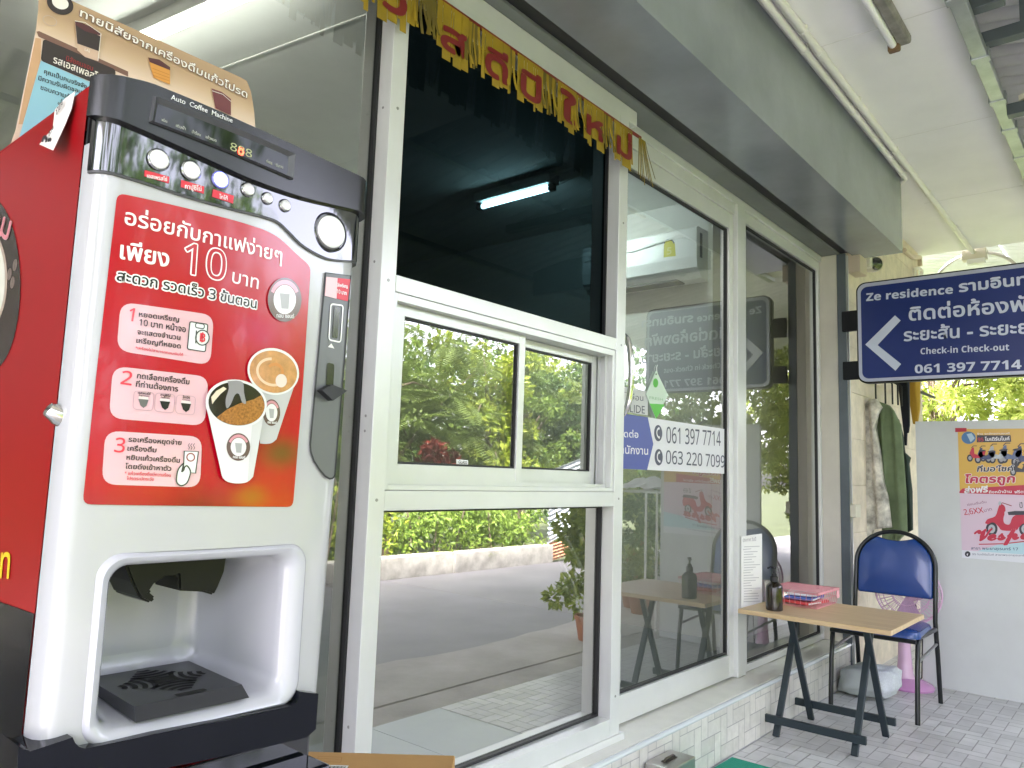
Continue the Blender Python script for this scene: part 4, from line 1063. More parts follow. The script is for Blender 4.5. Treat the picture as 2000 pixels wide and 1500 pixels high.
# ================================================================== PORCH THINGS
# yellow fringe banner with red letters along the window head
yl = mat('banner_yellow', (0.29, 0.19, 0.007), .6, var=.25, vscale=9); yl2 = mat('banner_olive', (0.13, 0.095, 0.010), .6, var=.25, vscale=9); bred = mat('banner_red', (0.17, 0.006, 0.006), .5)
bt = thing('fringe_banner', 'yellow plastic fringe banner with red letters hung along the window head', 'banner', (1.9, 1.55, 2.6))
rng = random.Random(5)
MB().tube([(.3, 1.556, 2.592), (2.60, 1.556, 2.588)], .004, bred, 6).box(.3, 2.60, 1.552, 1.5535, 2.574, 2.590, bred).build('cord', bt)
lets = ['ส', 'วั', 'ส', 'ดี', 'ปี', 'ใ', 'ห', 'ม่']; x = 1.015
xs0 = [1.06, 1.205, 1.425, 1.618, 1.792, 2.012, 2.172, 2.378]
tops = 2.576
for k, (L_, x0) in enumerate(zip(lets, xs0)):
    x1 = x0 + (.115 if k in (5,) else .135)
    # strips of fringe between letter flags
    mb = MB()
    xa = x0 - (.095 if k else .1)
    def strip_f(a, b, zb, m, sway):
        n = 6; vs = []
        for i in range(n + 1):
            t = i / n; y = 1.548 - sway * t * t
            vs += [(a + .007 * math.sin(4 * t + a * 90) * t, y, tops - (tops - zb) * t), (b + .007 * math.sin(4 * t + a * 90) * t, y - .003, tops - (tops - zb) * t)]
        mb.add(vs, [(2 * i, 2 * i + 2, 2 * i + 3, 2 * i + 1) for i in range(n)], m, True)
    a = xa
    while a < x0 - .008:
        wd = rng.uniform(.005, .011)
        if rng.random() > .12: strip_f(a, a + wd - .0015, 2.455 - rng.uniform(0, .03), yl if rng.random() > .4 else yl2, rng.uniform(-.006, .028))
        a += wd
    mb.build('fringe', bt)
    mb = MB(); zb = 2.415 + rng.uniform(-.012, .012)
    a = x0
    while a < x1 - .003:
        wd = min(rng.choice([.010, .016, .024, .035]), x1 - a); n = 5; vs = []; zz = zb + rng.uniform(-.022, .022)
        for i in range(n + 1):
            t = i / n; vs += [(a, 1.542 - .004 * t * t, tops - (tops - zz) * t), (a + wd - .001, 1.542 - .005 * t * t, tops - (tops - zz) * t)]
        mb.add(vs, [(2 * i, 2 * i + 2, 2 * i + 3, 2 * i + 1) for i in range(n)], yl, True); a += wd
    fs_ = Surf('y', 1.5365)
    text(mb, fs_, L_, (x0 + .018, zb + .026), (x1 - .016, zb + .026), .0, bred, .022, .068, .56)
    mb.build('letter_flag', bt)
mb = MB()
for k in range(9):
    a = 2.565 + k * .006; P_ = [(a, 1.545 - .004 * k * t, 2.575 - (.16 + .012 * (k % 4)) * t + 0) for t in (0, .3, .6, 1)]
    P_ = [(p[0] + .03 * (i / 3) ** 2 * (k / 8), p[1], p[2]) for i, p in enumerate(P_)]
    mb.add([q for p in P_ for q in (p, (p[0] + .007, p[1], p[2]))], [(2 * i, 2 * i + 2, 2 * i + 3, 2 * i + 1) for i in range(3)], yl if k % 2 else yl2)
mb.build('fringe', bt)

# stickers on the sliding door
DS = Surf('y', 1.6755)
mb = MB(); sw = mat('vinyl_white', (0.72, 0.72, 0.77), .35); sb_ = mat('vinyl_blue', (0.075, 0.10, 0.36), .35); sg = mat('vinyl_slate', (0.065, 0.07, 0.12), .35)
q = [(2.665, 1.236), (3.655, 1.236), (3.655, 1.462), (2.665, 1.462)]
flat(mb, DS, q, .0005, sw); flat(mb, DS, [(2.665, 1.236), (2.89, 1.236), (2.94, 1.349), (2.89, 1.462), (2.665, 1.462)], .001, sb_)
T(mb, DS, '061 397 7714', (1301, 865), (1407, 871), (1301, 833), sg, .0015, .004); T(mb, DS, '063 220 7099', (1300, 905.5), (1415, 913), (1300, 879), sg, .0015, .004)
for v, u in ((846, 1285), (893, 1286)):
    cx, cz = DS.px(u, v); flat(mb, DS, ell(cx, cz, .036, .036), .0015, sg)
    outline(mb, DS, ell(cx + .014, cz + .002, .027, .022, 14, 120, 250), .008, .002, sw, False)
    for a in (122, 248): c_ = ell(cx + .014, cz + .002, .025, .022, 1, a, a + 1)[0]; flat(mb, DS, ell(c_[0] + .003, c_[1], .0065, .006, 10), .0024, sw)
T(mb, DS, 'ติดต่อ', (1207, 853), (1246, 855), (1207, 843), sw, .0015, .012); T(mb, DS, 'สำนักงาน', (1202, 885), (1265, 888), (1203, 873), sw, .0015, .012)
mb.build('phone_sticker', dr)
mb = MB(); q = [(2.665, 1.470), (2.890, 1.470), (2.890, 1.574), (2.665, 1.574)]; flat(mb, DS, q, .0005, mat('vinyl_frost', (.60, .60, .62), .4))
T(mb, DS, 'SLIDE', (1222, 804), (1259, 808), (1222, 788), sg, .0012, .0); T(mb, DS, 'เลื่อน', (1228, 781), (1256, 783), (1228, 772), sg, .0012, .0)
outline(mb, DS, DS.pxs([(1218, 766), (1225, 767), (1225, 800), (1218, 800)]), .004, .0012, sg); mb.build('slide_sticker', dr)
tg = thing('air_freshener_tag', 'small green and white diamond tag hanging on the sliding door glass', 'tag', (2.98, 1.668, 1.68))
TG = Surf('y', 1.668); mb = MB(); q = TG.pxs([(1282, 724), (1305, 772), (1281, 818), (1262, 770)]); gn = mat('tag_green', (.12, .50, .08), .5); pg = mat('tag_pale', (.62, .74, .64), .5)
mb.prism(q, lambda a, b, d: (a, d, b), 1.668, 1.671, pg); flat(mb, TG, TG.pxs([(1268, 788), (1298, 790), (1281, 818)]), .0013, gn); flat(mb, TG, TG.pxs(ell(1280, 748, 5, 9, 20)), .0013, gn); flat(mb, TG, TG.pxs(ell(1281, 731, 1.2, 2, 10)), .0013, M['ink'])
T(mb, TG, 'FRESH', (1268, 779), (1294, 783), None, mat('tag_text', (.3, .5, .33), .5), .0014, .0, hgt=.012)
mb.build('card', tg); MB().tube([(2.96, 1.671, 1.66), (2.955, 1.672, 1.685), (2.965, 1.673, 1.70)], .0025, M['white'], 6).build('hook', tg)
# notice paper on the door post
NS = Surf('y', 1.6285); mb = MB(); q = NS.pxs([(1447, 1048), (1488, 1042), (1488, 1188), (1447, 1188)])
mb.prism(q, lambda a, b, d: (a, d, b), 1.6285, 1.6275, M['paper']); gi = mat('faint_print', (.50, .49, .52), .7)
T(mb, NS, 'ประกาศ วันนี้', (1450, 1058), (1476, 1056), None, gi, .0016, .02, hgt=.013)
rng = random.Random(2)
for k in range(22):
    v = 1068 + k * 5.1; a = NS.px(1451 + rng.uniform(0, 2), v); b = NS.px(1451 + rng.uniform(14, 33), v - 1.2); outline(mb, NS, [a, b], .0035, .0016, gi, False)
mb.build('notice_paper', label='long white printed notice taped to the door post above the table', category='notice')

# air conditioner indoors
acw = mat('air_con_plastic', (0.80, 0.80, 0.78), .35, emit=(.8, .8, .8), estr=0.0)
t = thing('air_conditioner', 'white wall air conditioner with yellow energy tag inside the shop', 'air conditioner', (4.39, 2.7, 2.5))
prof = [(4.499, 2.50), (4.46, 2.47), (4.36, 2.475), (4.295, 2.53), (4.285, 2.60), (4.285, 2.78), (4.30, 2.795), (4.499, 2.80)]
MB().prism(prof, lambda a, b, d: (a, d, b), 2.15, 3.02, acw).build('casing', t)
AC = Surf('x', 4.285); mb = MB()
mb.box(4.31, 4.42, 2.3, 2.95, 2.463, 2.474, mat('vent_black', (.02, .02, .02), .6)); mb.box(4.33, 4.36, 2.1465, 2.1498, 2.60, 2.76, mat('side_grille', (.12, .12, .12), .6)); mb.build('vent', t)
mb = MB(); q = AC.pxs([(1297, 477), (1318, 473), (1320, 500), (1296, 503)]); flat(mb, AC, q, .001, mat('energy_yellow', (.62, .56, .05), .5)); flat(mb, AC, AC.pxs(ell(1307, 476, 9, 7, 20)), .0009, mat('energy_yellow', (.62, .56, .05), .5)); outline(mb, AC, AC.pxs(ell(1307, 476, 9.5, 8, 14, 180, 360)), .006, .0012, mat('energy_blue', (.05, .08, .2), .5), False)
T(mb, AC, '5', (1303, 497), (1311, 496), None, mat('energy_text', (.75, .7, .3), .5), .0014, .02, hgt=.045); mb.build('energy_tag', t)
MB().tube([(4.28, 2.32, 2.735), (4.28, 2.6, 2.70), (4.28, 2.75, 2.705), (4.28, 3.0, 2.69)], .004, acw, 6).build('seam_line', t)
# two chairs stacked indoors (curved white legs)
t = thing('folding_chair', 'white tubular chairs leaning together inside the door', 'chair', (3.3, 2.1, .24))
for k in range(3):
    x = 2.95 + k * .13; MB().tube([(x, 2.0, .24), (x + .03, 2.02, .45), (x + .01, 2.1, .70), (x - .06, 2.2, .92)], .011, M['white'], 8).build('leg', t)

# table
wood = mat('pale_oak_laminate', (0.56, 0.40, 0.215), .38, var=.10, vscale=4)
def wood_mat():
    m = wood; n = m.node_tree.nodes; L = m.node_tree.links; p = n['Principled BSDF']
    tc = n.new('ShaderNodeTexCoord'); mp = n.new('ShaderNodeMapping'); mp.inputs['Scale'].default_value = (40, 1.6, 10); nz_ = n.new('ShaderNodeTexNoise'); nz_.inputs['Scale'].default_value = 2.2; nz_.inputs['Detail'].default_value = 8
    L.new(tc.outputs['Object'], mp.inputs[0]); L.new(mp.outputs[0], nz_.inputs['Vector'])
    r = n.new('ShaderNodeValToRGB'); r.color_ramp.elements[0].color = (.54, .375, .20, 1); r.color_ramp.elements[0].position = .3; r.color_ramp.elements[1].color = (.70, .53, .315, 1); r.color_ramp.elements[1].position = .7
    L.new(nz_.outputs[0], r.inputs[0]); L.new(r.outputs[0], p.inputs['Base Color'])
wood_mat()
tb_ = thing('folding_table', 'small folding table with pale wood top and dark crossed legs', 'table', (3.93, 1.25, 0))
TZ = .588
MB().box(3.625, 4.225, .905, 1.592, TZ - .022, TZ, wood, .004).build('tabletop', tb_)
dm = mat('table_leg_steel', (0.022, 0.034, 0.042), .38, .2)
for y in (1.455, 1.10):
    MB().bar((3.745, y, .0), (4.02, y - .012, TZ - .022), .020, .030, dm, (0, 1, 0), .003).build('leg', tb_)
    MB().bar((4.145, y - .03, .0), (3.87, y - .022, TZ - .022), .020, .030, dm, (0, 1, 0), .003).build('leg', tb_)
MB().box(3.725, 3.745, 1.045, 1.545, .062, .098, dm, .003).build('stretcher', tb_)
MB().box(4.118, 4.138, 1.02, 1.50, .062, .098, dm, .003).build('stretcher', tb_)
MB().box(3.86, 3.88, .96, 1.5, TZ - .040, TZ - .0225, dm, .002).box(4.01, 4.03, .96, 1.5, TZ - .040, TZ - .0225, dm, .002).build('top_rail', tb_)
# pump bottle
bc = on_z(1505, 1188, TZ); bx, by = 3.73, 1.452
Mx = Matrix.Translation((bx, by, TZ))
t = thing('pump_bottle', 'dark brown pump bottle standing on the table edge', 'bottle', (bx, by, TZ))
amb = mat('amber_bottle', (0.012, 0.007, 0.005), .14, 0, .5, .25)
MB().lathe([(.0001, .0005), (.036, .0005), (.0395, .004), (.0395, .105), (.036, .120), (.024, .131), (.015, .135), (.015, .142)], amb, 32, Mx).build('bottle_body', t)
MB().lathe([(.0185, .136), (.0185, .158), (.012, .164), (.012, .172), (.006, .175), (.0045, .196), (.010, .198), (.010, .208), (.0001, .210)], M['black'], 24, Mx).tube([(bx, by, TZ + .204), (bx - .014, by + .012, TZ + .205), (bx - .026, by + .022, TZ + .199)], .0042, M['black'], 8).build('pump', t)
# pink wire baskets
pnk = mat('pink_wire', (0.74, 0.32, 0.36), .4)
def wire_basket(label, z0, zh, x0, x1, y0, y1, bars=True):
    t = thing('wire_basket', label, 'basket', ((x0 + x1) / 2, (y0 + y1) / 2, z0)); mb = MB()
    f = .012
    for z, r in ((z0 + zh, .0042), (z0 + .004, .003), (z0 + zh * .55, .0024)):
        e = 0 if z > z0 + zh * .9 else f
        mb.tube([(x0 + e, y0 + e, z), (x1 - e, y0 + e, z), (x1 - e, y1 - e, z), (x0 + e, y1 - e, z)], r * .8, pnk, 6, closed=True)
    def sidebar(ax, ay, bx_, by_): mb.tube([(ax, ay, z0 + zh), (bx_, by_, z0 + .004)], .0014, pnk, 5)
    n = 10
    for i in range(n + 1):
        x = x0 + (x1 - x0) * i / n; xi = x0 + f + (x1 - x0 - 2 * f) * i / n
        sidebar(x, y0, xi, y0 + f); sidebar(x, y1, xi, y1 - f); mb.tube([(xi, y0 + f, z0 + .004), (xi, y1 - f, z0 + .004)], .0014, pnk, 5)
    for i in range(1, 9):
        y = y0 + (y1 - y0) * i / 9; yi = y0 + f + (y1 - y0 - 2 * f) * i / 9
        sidebar(x0, y, x0 + f, yi); sidebar(x1, y, x1 - f, yi)
    mb.build('wire_body', t)
    MB().box(x1 - .05, x1 - .012, y0 - .007, y0 - .003, z0 + zh * .45, z0 + zh * .95, mat('pink_plate', (.80, .40, .45), .35), .001).build('name_plate', t)
    return t
bt2 = wire_basket('pink wire basket tray holding papers on the wooden table', TZ + .001, .072, 3.90, 4.215, 1.30, 1.560)
mb = MB(); lidz = TZ + .079
mb.tube([(3.90, 1.30, lidz), (4.215, 1.30, lidz), (4.215, 1.56, lidz), (3.90, 1.56, lidz)], .0042, pnk, 6, closed=True)
for i in range(1, 10): x = 3.90 + .315 * i / 10; mb.box(x - .0028, x + .0028, 1.302, 1.558, lidz + .001, lidz + .004, pnk, .001)
mb.build('slatted_lid', bt2)
rng = random.Random(9)
for k, (c, lab_) in enumerate((((.62, .06, .07), 'red paper packet at the bottom of the pink basket'), ((.10, .17, .55), 'blue striped packet lying in the pink basket'), ((.80, .81, .84), 'folded white paper lying on top in the pink basket'))):
    Mx = Matrix.Translation((4.04 + .02 * k, 1.41 + .012 * k, TZ + .012 + .018 * k)) @ Matrix.Rotation(R_(-10 + 12 * k), 4, 'Z')
    mb = MB(); mb.box(-.105, .105, -.07, .07, 0, .014, mat('packet%d' % k, c, .5, var=.15, vscale=30), .004, Mx)
    mb.box(-.10, .02, -.0715, -.0705, .003, .011, mat('packet_edge%d' % k, ((.8, .7, .7), (.75, .78, .85), (.5, .55, .75))[k], .5), 0, Mx)
    mb.build('packet', label=lab_, category='packet')

# chair
blu_ = mat('blue_vinyl', (0.012, 0.052, 0.235), .26, 0, .5, .2, var=.05, vscale=6); dl = mat('chair_steel', (0.012, 0.014, 0.016), .28, .2)
ch = thing('chair', 'blue padded chair with black steel frame beside the folding table', 'chair', (4.74, 1.21, 0))
yr, yl_ = .995, 1.43
def padded(mb, outline_, fn, th, m):
    n = len(outline_); cx = sum(p[0] for p in outline_) / n; cz = sum(p[1] for p in outline_) / n
    rings = []
    for s, d in ((1.0, 0), (1.0, th * .35), (.97, th * .75), (.90, th * .95), (.5, th * 1.06), (.02, th * 1.08)):
        rings.append([fn(cx + (a - cx) * s, cz + (b - cz) * s, d) for a, b in outline_])
    vs = [p for r in rings for p in r]
    mb.add(vs, [(i * n + k, i * n + (k + 1) % n, (i + 1) * n + (k + 1) % n, (i + 1) * n + k) for i in range(len(rings) - 1) for k in range(n)], m, True)
    mb.add(rings[0], [tuple(range(n))], m)
seat = round_poly([(4.475, .985), (4.475, 1.44), (4.90, 1.42), (4.90, 1.005)], .07, 6)
mb = MB(); padded(mb, seat, lambda a, b, d: (a, b, .415 + d), .042, blu_); recalc(mb.build('seat', ch))
tilt = .16
def bxp(z): return 4.925 + tilt * (z - .45)
arch = lambda y, z: (y, z)
yc, hw = 1.214, .214
fr_pts = []
for i in range(25):
    a = math.pi * i / 24; fr_pts.append((yc + hw * math.cos(a) * (1 if True else 1), .745 + .19 * math.sin(a)))
path = [(yr - .0, .0)] + []
P_ = [(5.0, yc - hw, .0), (4.965, yc - hw, .25), (bxp(.45), yc - hw, .45), (bxp(.6), yc - hw, .6)] + [(bxp(z), y, z) for y, z in reversed(fr_pts)] + [(bxp(.6), yc + hw, .6), (bxp(.45), yc + hw, .45), (4.965, yc + hw, .25), (5.0, yc + hw, .0)]
MB().tube(P_, .0125, dl, 12).build('back_frame', ch)
bo = [(yc - hw + .012, .572), (yc - hw + .012, .745)] + [(yc + (hw - .012) * math.cos(math.pi - math.pi * i / 24) , .745 + .180 * math.sin(math.pi * i / 24)) for i in range(1, 24)] + [(yc + hw - .012, .745), (yc + hw - .012, .572)]
dip = []
for y, z in bo:
    if z > .80: z -= .042 * max(0, 1 - (abs(y - yc) / .10) ** 2)
    dip.append((y, z))
mb = MB(); padded(mb, round_poly(dip, .015, 3), lambda a, b, d: (bxp(b) + .012 - d, a, b), .030, blu_); recalc(mb.build('backrest', ch))
for y in (yc - hw, yc + hw):
    MB().tube([(4.46, y, .0), (4.485, y, .25), (4.515, y, .395), (4.545, y, .420), (4.62, y, .418), (4.80, y, .415), (4.92, y, .412)], .0125, dl, 12).build('leg', ch)
    MB().tube([(4.49, y, .30), (4.70, y, .315), (4.955, y, .33)], .008, mat('chair_rail_grey', (.30, .31, .32), .3, .6), 8).build('side_rail', ch)
MB().tube([(4.475, yc - hw, .405), (4.47, yc, .405), (4.475, yc + hw, .405)], .011, dl, 10).build('seat_rail', ch)

# pink fan
fp = mat('pink_plastic', (0.70, 0.46, 0.64), .25, 0, .5, .3); fq = mat('magenta_plastic', (0.58, 0.28, 0.54), .25, 0, .5, .3)
fx_, fy = 5.235, 1.235
fan = thing('stand_fan', 'pink pedestal fan standing behind the blue chair', 'fan', (fx_, fy, 0))
Mx = Matrix.Translation((fx_, fy - .02, 0))
MB().lathe([(.0001, .001), (.135, .001), (.14, .012), (.13, .028), (.09, .045), (.05, .06)], fq, 32, Mx).build('base', fan)
MB().lathe([(.060, .05), (.046, .08), (.038, .16), (.032, .30), (.026, .42)], fp, 24, Matrix.Translation((fx_, fy, 0))).build('column', fan)
MB().lathe([(.0001, -.02), (.05, 0), (.055, .07), (.03, .12), (.0001, .125)], fp, 20, Matrix.Translation((fx_ + .03, fy - .05, .56)) @ Matrix.Rotation(R_(90), 4, 'Y')).tube([(fx_ + .02, fy, .40), (fx_ + .05, fy - .03, .52)], .022, fp, 10).build('motor', fan)
hc = Vector((fx_ - .03, 1.20, .565)); mb = MB()
ctr = hc; u1 = Vector((0, -1, 0)); u2 = Vector((0, 0, 1)); nx_ = Vector((-1, 0, 0)); RR = .185
for r, d in ((RR, 0), (RR * .96, .03), (RR * .7, .05), (RR * .4, .058), (RR * .96, -.03), (RR * .6, -.05)):
    mb.tube([ctr + nx_ * d + u1 * r * math.cos(R_(a)) + u2 * r * math.sin(R_(a)) for a in range(0, 360, 10)], .003 if r != RR else .006, fp, 5, closed=True)
for a in range(0, 360, 8):
    dv = u1 * math.cos(R_(a)) + u2 * math.sin(R_(a))
    mb.tube([ctr + dv * .03 + nx_ * .06, ctr + dv * RR * .7 + nx_ * .05, ctr + dv * RR * .96 + nx_ * .03, ctr + dv * RR, ctr + dv * RR * .96 - nx_ * .03, ctr + dv * RR * .6 - nx_ * .05], .0016, fp, 4)
mb.build('grille', fan)
mb = MB()
for k in range(3):
    a0 = k * 120; vs = []
    for i in range(7):
        a = R_(a0 + i * 10); r0, r1 = .03, RR * .85; d = -.012 + .004 * i
        vs += [ctr + nx_ * d + (u1 * math.cos(a) + u2 * math.sin(a)) * r0, ctr + nx_ * d + (u1 * math.cos(a) + u2 * math.sin(a)) * r1 * (1 - .02 * (i - 3) ** 2 / 3)]
    mb.add(vs, [(2 * i, 2 * i + 2, 2 * i + 3, 2 * i + 1) for i in range(6)], mat('fan_blade', (.62, .42, .62), .3), True)
mb.build('blades', fan)
MB().tube([(fx_ + .03, fy - .06, .50), (fx_ + .05, fy - .09, .3), (fx_ + .05, fy - .08, .06), (fx_ + .06, fy - .05, .012), (5.32, 1.45, .012)], .004, M['black'], 6).build('power_cord', fan)

# cloth bag on the floor
rng = random.Random(4); bm = bmesh.new(); bmesh.ops.create_icosphere(bm, subdivisions=4, radius=1)
from mathutils import noise as mnoise
for v in bm.verts:
    p = v.co.copy(); sgn = lambda t: math.copysign(abs(t) ** .55, t)
    q = Vector((sgn(p.x) * .14, sgn(p.y) * .15, max(-1, sgn(p.z)) * .085)); q *= 1 + .16 * mnoise.noise(p * 2.1) + .06 * mnoise.noise(p * 6)
    q.z += .03 * (-p.y) - .018 * p.x; v.co = Vector((4.86 + q.x, 1.335 + q.y, max(.004, .088 + q.z)))
bgm = mat('grey_bag_cloth', (0.34, 0.37, 0.36), .85, var=.08, vscale=9, bump=.3, bscale=200); wb = mat('pale_print_cloth', (0.62, 0.65, 0.70), .85, var=.12, vscale=120)
mb = MB(); bm.verts.index_update(); vs = [v.co.copy() for v in bm.verts]
f1 = [[v.index for v in f.verts] for f in bm.faces if f.calc_center_median().y > 1.245 + .3 * (f.calc_center_median().z - .03)]; f2 = [[v.index for v in f.verts] for f in bm.faces if not f.calc_center_median().y > 1.245 + .3 * (f.calc_center_median().z - .03)]
mb.add(vs, f1, bgm, True); mb.add(vs, f2, wb, True); bm.free()
mb.build('cloth_bag', sharp=180, label='crumpled grey and white cloth bag lying on the tiles under the table', category='bag')

# white partition panel with poster
wp = mat('panel_white', (0.56, 0.585, 0.58), .35, var=.09, vscale=1.4)
pn = MB().box(5.36, 5.39, .372, 1.168, .004, 1.6165, wp, .002).build('partition_panel', label='tall white freestanding board carrying the motorbike poster', category='panel')
PS = Surf('x', 5.36)
mb = MB(); H_ = .0012
yp = mat('poster_yellow', (0.66, 0.40, 0.07), .3); pp = mat('poster_lilac', (0.66, 0.52, 0.62), .3); ca = mat('poster_cyan', (0.45, 0.66, 0.72), .3); pred = mat('poster_red', (0.50, 0.015, 0.05), .3); pblk = mat('poster_black', (0.02, 0.022, 0.035), .3); pwh = mat('poster_white', (0.80, 0.78, 0.80), .3); pnv = mat('poster_navy', (0.035, 0.05, 0.14), .3)
a0, a1 = -.932, -.40; zt_, zm_, zb_ = 1.565, 1.178, .788
mb.add([PS.pt(a0, zb_, H_ - .0008), PS.pt(a1, zb_, H_ - .0008), PS.pt(a1, zt_, H_ - .0008), PS.pt(a0, zt_, H_ - .0008)], [(0, 1, 2, 3)], pwh)
flat(mb, PS, [(a0, zm_), (a1, zm_), (a1, zt_), (a0, zt_)], H_, yp); flat(mb, PS, [(a0, zb_), (a1, zb_), (a1, zm_), (a0, zm_)], H_, pp)
flat(mb, PS, [(a0, zb_), (a1, zb_), (a1, .95), (-.70, .90), (a0 + .08, zb_ + .045)], H_ + .0003, ca); flat(mb, PS, [(a0, zb_), (a1, zb_), (a1, zb_ + .05), (a0, zb_ + .045)], H_ + .0006, mat('poster_pale', (.70, .72, .76), .3))
q = PS.pxs([(1874, 960), (1880, 954), (2040, 945), (2040, 968), (1874, 963)]); flat(mb, PS, q, H_ + .0005, pred)
# badge and dealer name
flat(mb, PS, PS.pxs(ell(1892, 855, 14, 12)), H_ + .0006, mat('poster_globe', (.05, .16, .34), .3)); flat(mb, PS, PS.pxs([(1888, 848), (1898, 846), (1904, 856), (1896, 864)]), H_ + .0008, mat('poster_globe_pale', (.4, .55, .65), .3))
flat(mb, PS, PS.pxs([(1908, 850), (1974, 850), (1975, 863), (1908, 864)]), H_ + .0006, pblk)
T(mb, PS, '95', (1910, 862), (1921, 862), None, pred, H_ + .0010, .02, hgt=.022); T(mb, PS, 'โมเดิร์นไบค์', (1924, 861), (1972, 860), None, pwh, H_ + .0010, .025, hgt=.016); T(mb, PS, 'ร้าน รถจักรยานยนต์', (1909, 849), (1972, 848), None, pwh, H_ + .0010, .01, hgt=.008)
# row of motorbikes
def bike(u, v, s, body, seatc=pblk, flip=1):
    for du in (-13, 14): flat(mb, PS, PS.pxs(ell(u + du * s, v + 7 * s, 6.2 * s, 7.5 * s, 18)), H_ + .0012, pblk); flat(mb, PS, PS.pxs(ell(u + du * s, v + 7 * s, 3.4 * s, 4.4 * s, 14)), H_ + .0015, mat('poster_hub', (.35, .36, .38), .3))
    flat(mb, PS, PS.pxs([(u - 14 * s, v - 3 * s), (u - 9 * s, v - 14 * s), (u - 5 * s, v - 15 * s), (u - 4 * s, v - 2 * s), (u + 4 * s, v + 1 * s), (u + 7 * s, v - 6 * s), (u + 20 * s, v - 8 * s), (u + 17 * s, v + 2 * s), (u + 8 * s, v + 7 * s), (u - 7 * s, v + 7 * s)]), H_ + .0018, body)
    flat(mb, PS, PS.pxs(ell(u + 12 * s, v - 8 * s, 7.5 * s, 1.8 * s, 14, rot=-6)), H_ + .0021, seatc)
    outline(mb, PS, PS.pxs([(u - 10 * s, v - 14 * s), (u - 6 * s, v - 18 * s), (u + 1 * s, v - 18 * s)]), .004 * s, H_ + .0021, pblk, False)
pgr = mat('poster_steel', (.42, .46, .50), .3)
bike(1907, 888, .95, pred); bike(1924, 890, 1.05, pnv); bike(1946, 888, 1.15, pgr); bike(1972, 888, 1.25, mat('poster_blue', (.10, .14, .26), .3)); bike(2002, 892, 1.4, pnv)
bike(1992, 915, 1.0, pblk)
T(mb, PS, "ที่มอ'ไซค์", (1909, 921), (1979, 920), None, pblk, H_ + .0026, .03, pwh, .0035, hgt=.024, slant=.15)
T(mb, PS, 'โคตรถูก', (1884, 943), (1981, 942), None, pred, H_ + .0036, .035, pwh, .0055, hgt=.034, slant=.15)
T(mb, PS, 'ส่งฟรี', (1884, 963), (1929, 961), None, pwh, H_ + .0030, .035, hgt=.026, slant=.15); T(mb, PS, 'ถึงหน้าบ้าน', (1932, 963.5), (1976, 962.5), None, pwh, H_ + .0030, .02, hgt=.012); T(mb, PS, 'ฟรีดาวน์', (1982, 963.5), (2015, 962.5), None, pwh, H_ + .0030, .02, hgt=.012)
T(mb, PS, '2,6XX', (1884, 1006), (1922, 1001), None, pred, H_ + .001, .012, hgt=.034); T(mb, PS, 'บาท', (1923, 1000), (1938, 997), None, mat('poster_mauve', (.30, .12, .22), .3), H_ + .001, .01, hgt=.015); T(mb, PS, 'ผ่อนเริ่มต้น', (1890, 988), (1927, 982), None, mat('poster_mauve', (.30, .12, .22), .3), H_ + .001, .01, hgt=.010); T(mb, PS, 'ปี 69', (1992, 992), (2016, 992), None, pblk, H_ + .001, .01, hgt=.024)
# red scooter
for u, v in ((1937, 1033), (2002, 1033)): flat(mb, PS, PS.pxs(ell(u, v, 11.5, 13.5, 24)), H_ + .001, pblk); flat(mb, PS, PS.pxs(ell(u, v, 7, 8.5, 20)), H_ + .0013, pgr); flat(mb, PS, PS.pxs(ell(u, v, 2.5, 3, 12)), H_ + .0016, pblk)
flat(mb, PS, PS.pxs(smooth_line([(1924, 1022), (1929, 1014), (1944, 1008), (1950, 992), (1954, 984), (1962, 988), (1964, 998), (1960, 1012), (1962, 1022), (1972, 1024), (1978, 1010), (1990, 1004), (2012, 1002), (2020, 1014), (2016, 1028), (2000, 1022), (1990, 1030), (1984, 1036), (1958, 1036), (1950, 1028), (1940, 1020), (1930, 1024)], 3)), H_ + .0019, pred)
flat(mb, PS, PS.pxs(smooth_line([(1962, 1000), (1968, 996), (1976, 1002), (1972, 1020), (1965, 1022), (1962, 1014)], 3)), H_ + .0022, pp)
flat(mb, PS, PS.pxs([(1968, 1000), (1982, 998), (2016, 998), (2020, 1005), (1984, 1006), (1970, 1006)]), H_ + .0023, pblk)
outline(mb, PS, PS.pxs([(1952, 986), (1958, 982), (1976, 988)]), .005, H_ + .0023, mat('poster_dark_red', (.25, .02, .03), .3), False); flat(mb, PS, PS.pxs(ell(1953, 983, 3, 4, 12)), H_ + .0024, pgr)
T(mb, PS, '\U0001D4E5\U0001D4EE\U0001D4FC\U0001D4F9\U0001D4EA', (1906, 1056), (2018, 1052), None, pred, H_ + .003, .03, pwh, .004, hgt=.075); outline(mb, PS, PS.pxs([(1912, 1063), (1960, 1062), (2014, 1056)]), .006, H_ + .003, pred, False)
T(mb, PS, 'สาขา พระยาสุเรนทร์ 17', (1897, 1073), (1989, 1075), None, pnv, H_ + .001, .01, hgt=.012); T(mb, PS, '95 โมเดิร์นไบค์ สาขาพระยาสุเรนทร์ 17', (1899, 1084), (2012, 1087), None, pnv, H_ + .001, .0, hgt=.008)
flat(mb, PS, PS.pxs(ell(1890, 1082, 5.5, 5.5, 20)), H_ + .001, pblk); T(mb, PS, 'f', (1888.5, 1085), (1891.5, 1085), None, pwh, H_ + .0013, .02, hgt=.012)
mb.build('motorbike_poster', label='yellow and lilac motorbike sale poster with red scooter on white board', category='poster')
mb = MB(); q = PS.pxs([(1866, 836), (1888, 836), (1888, 843), (1866, 844)]); mb.prism(q, lambda a, b, d: PS.pt(a, b, d), .0002, .0058, mat('red_tape', (.42, .01, .03), .4)); mb.build('tape', label='small piece of red tape holding the upper poster corner', category='tape')

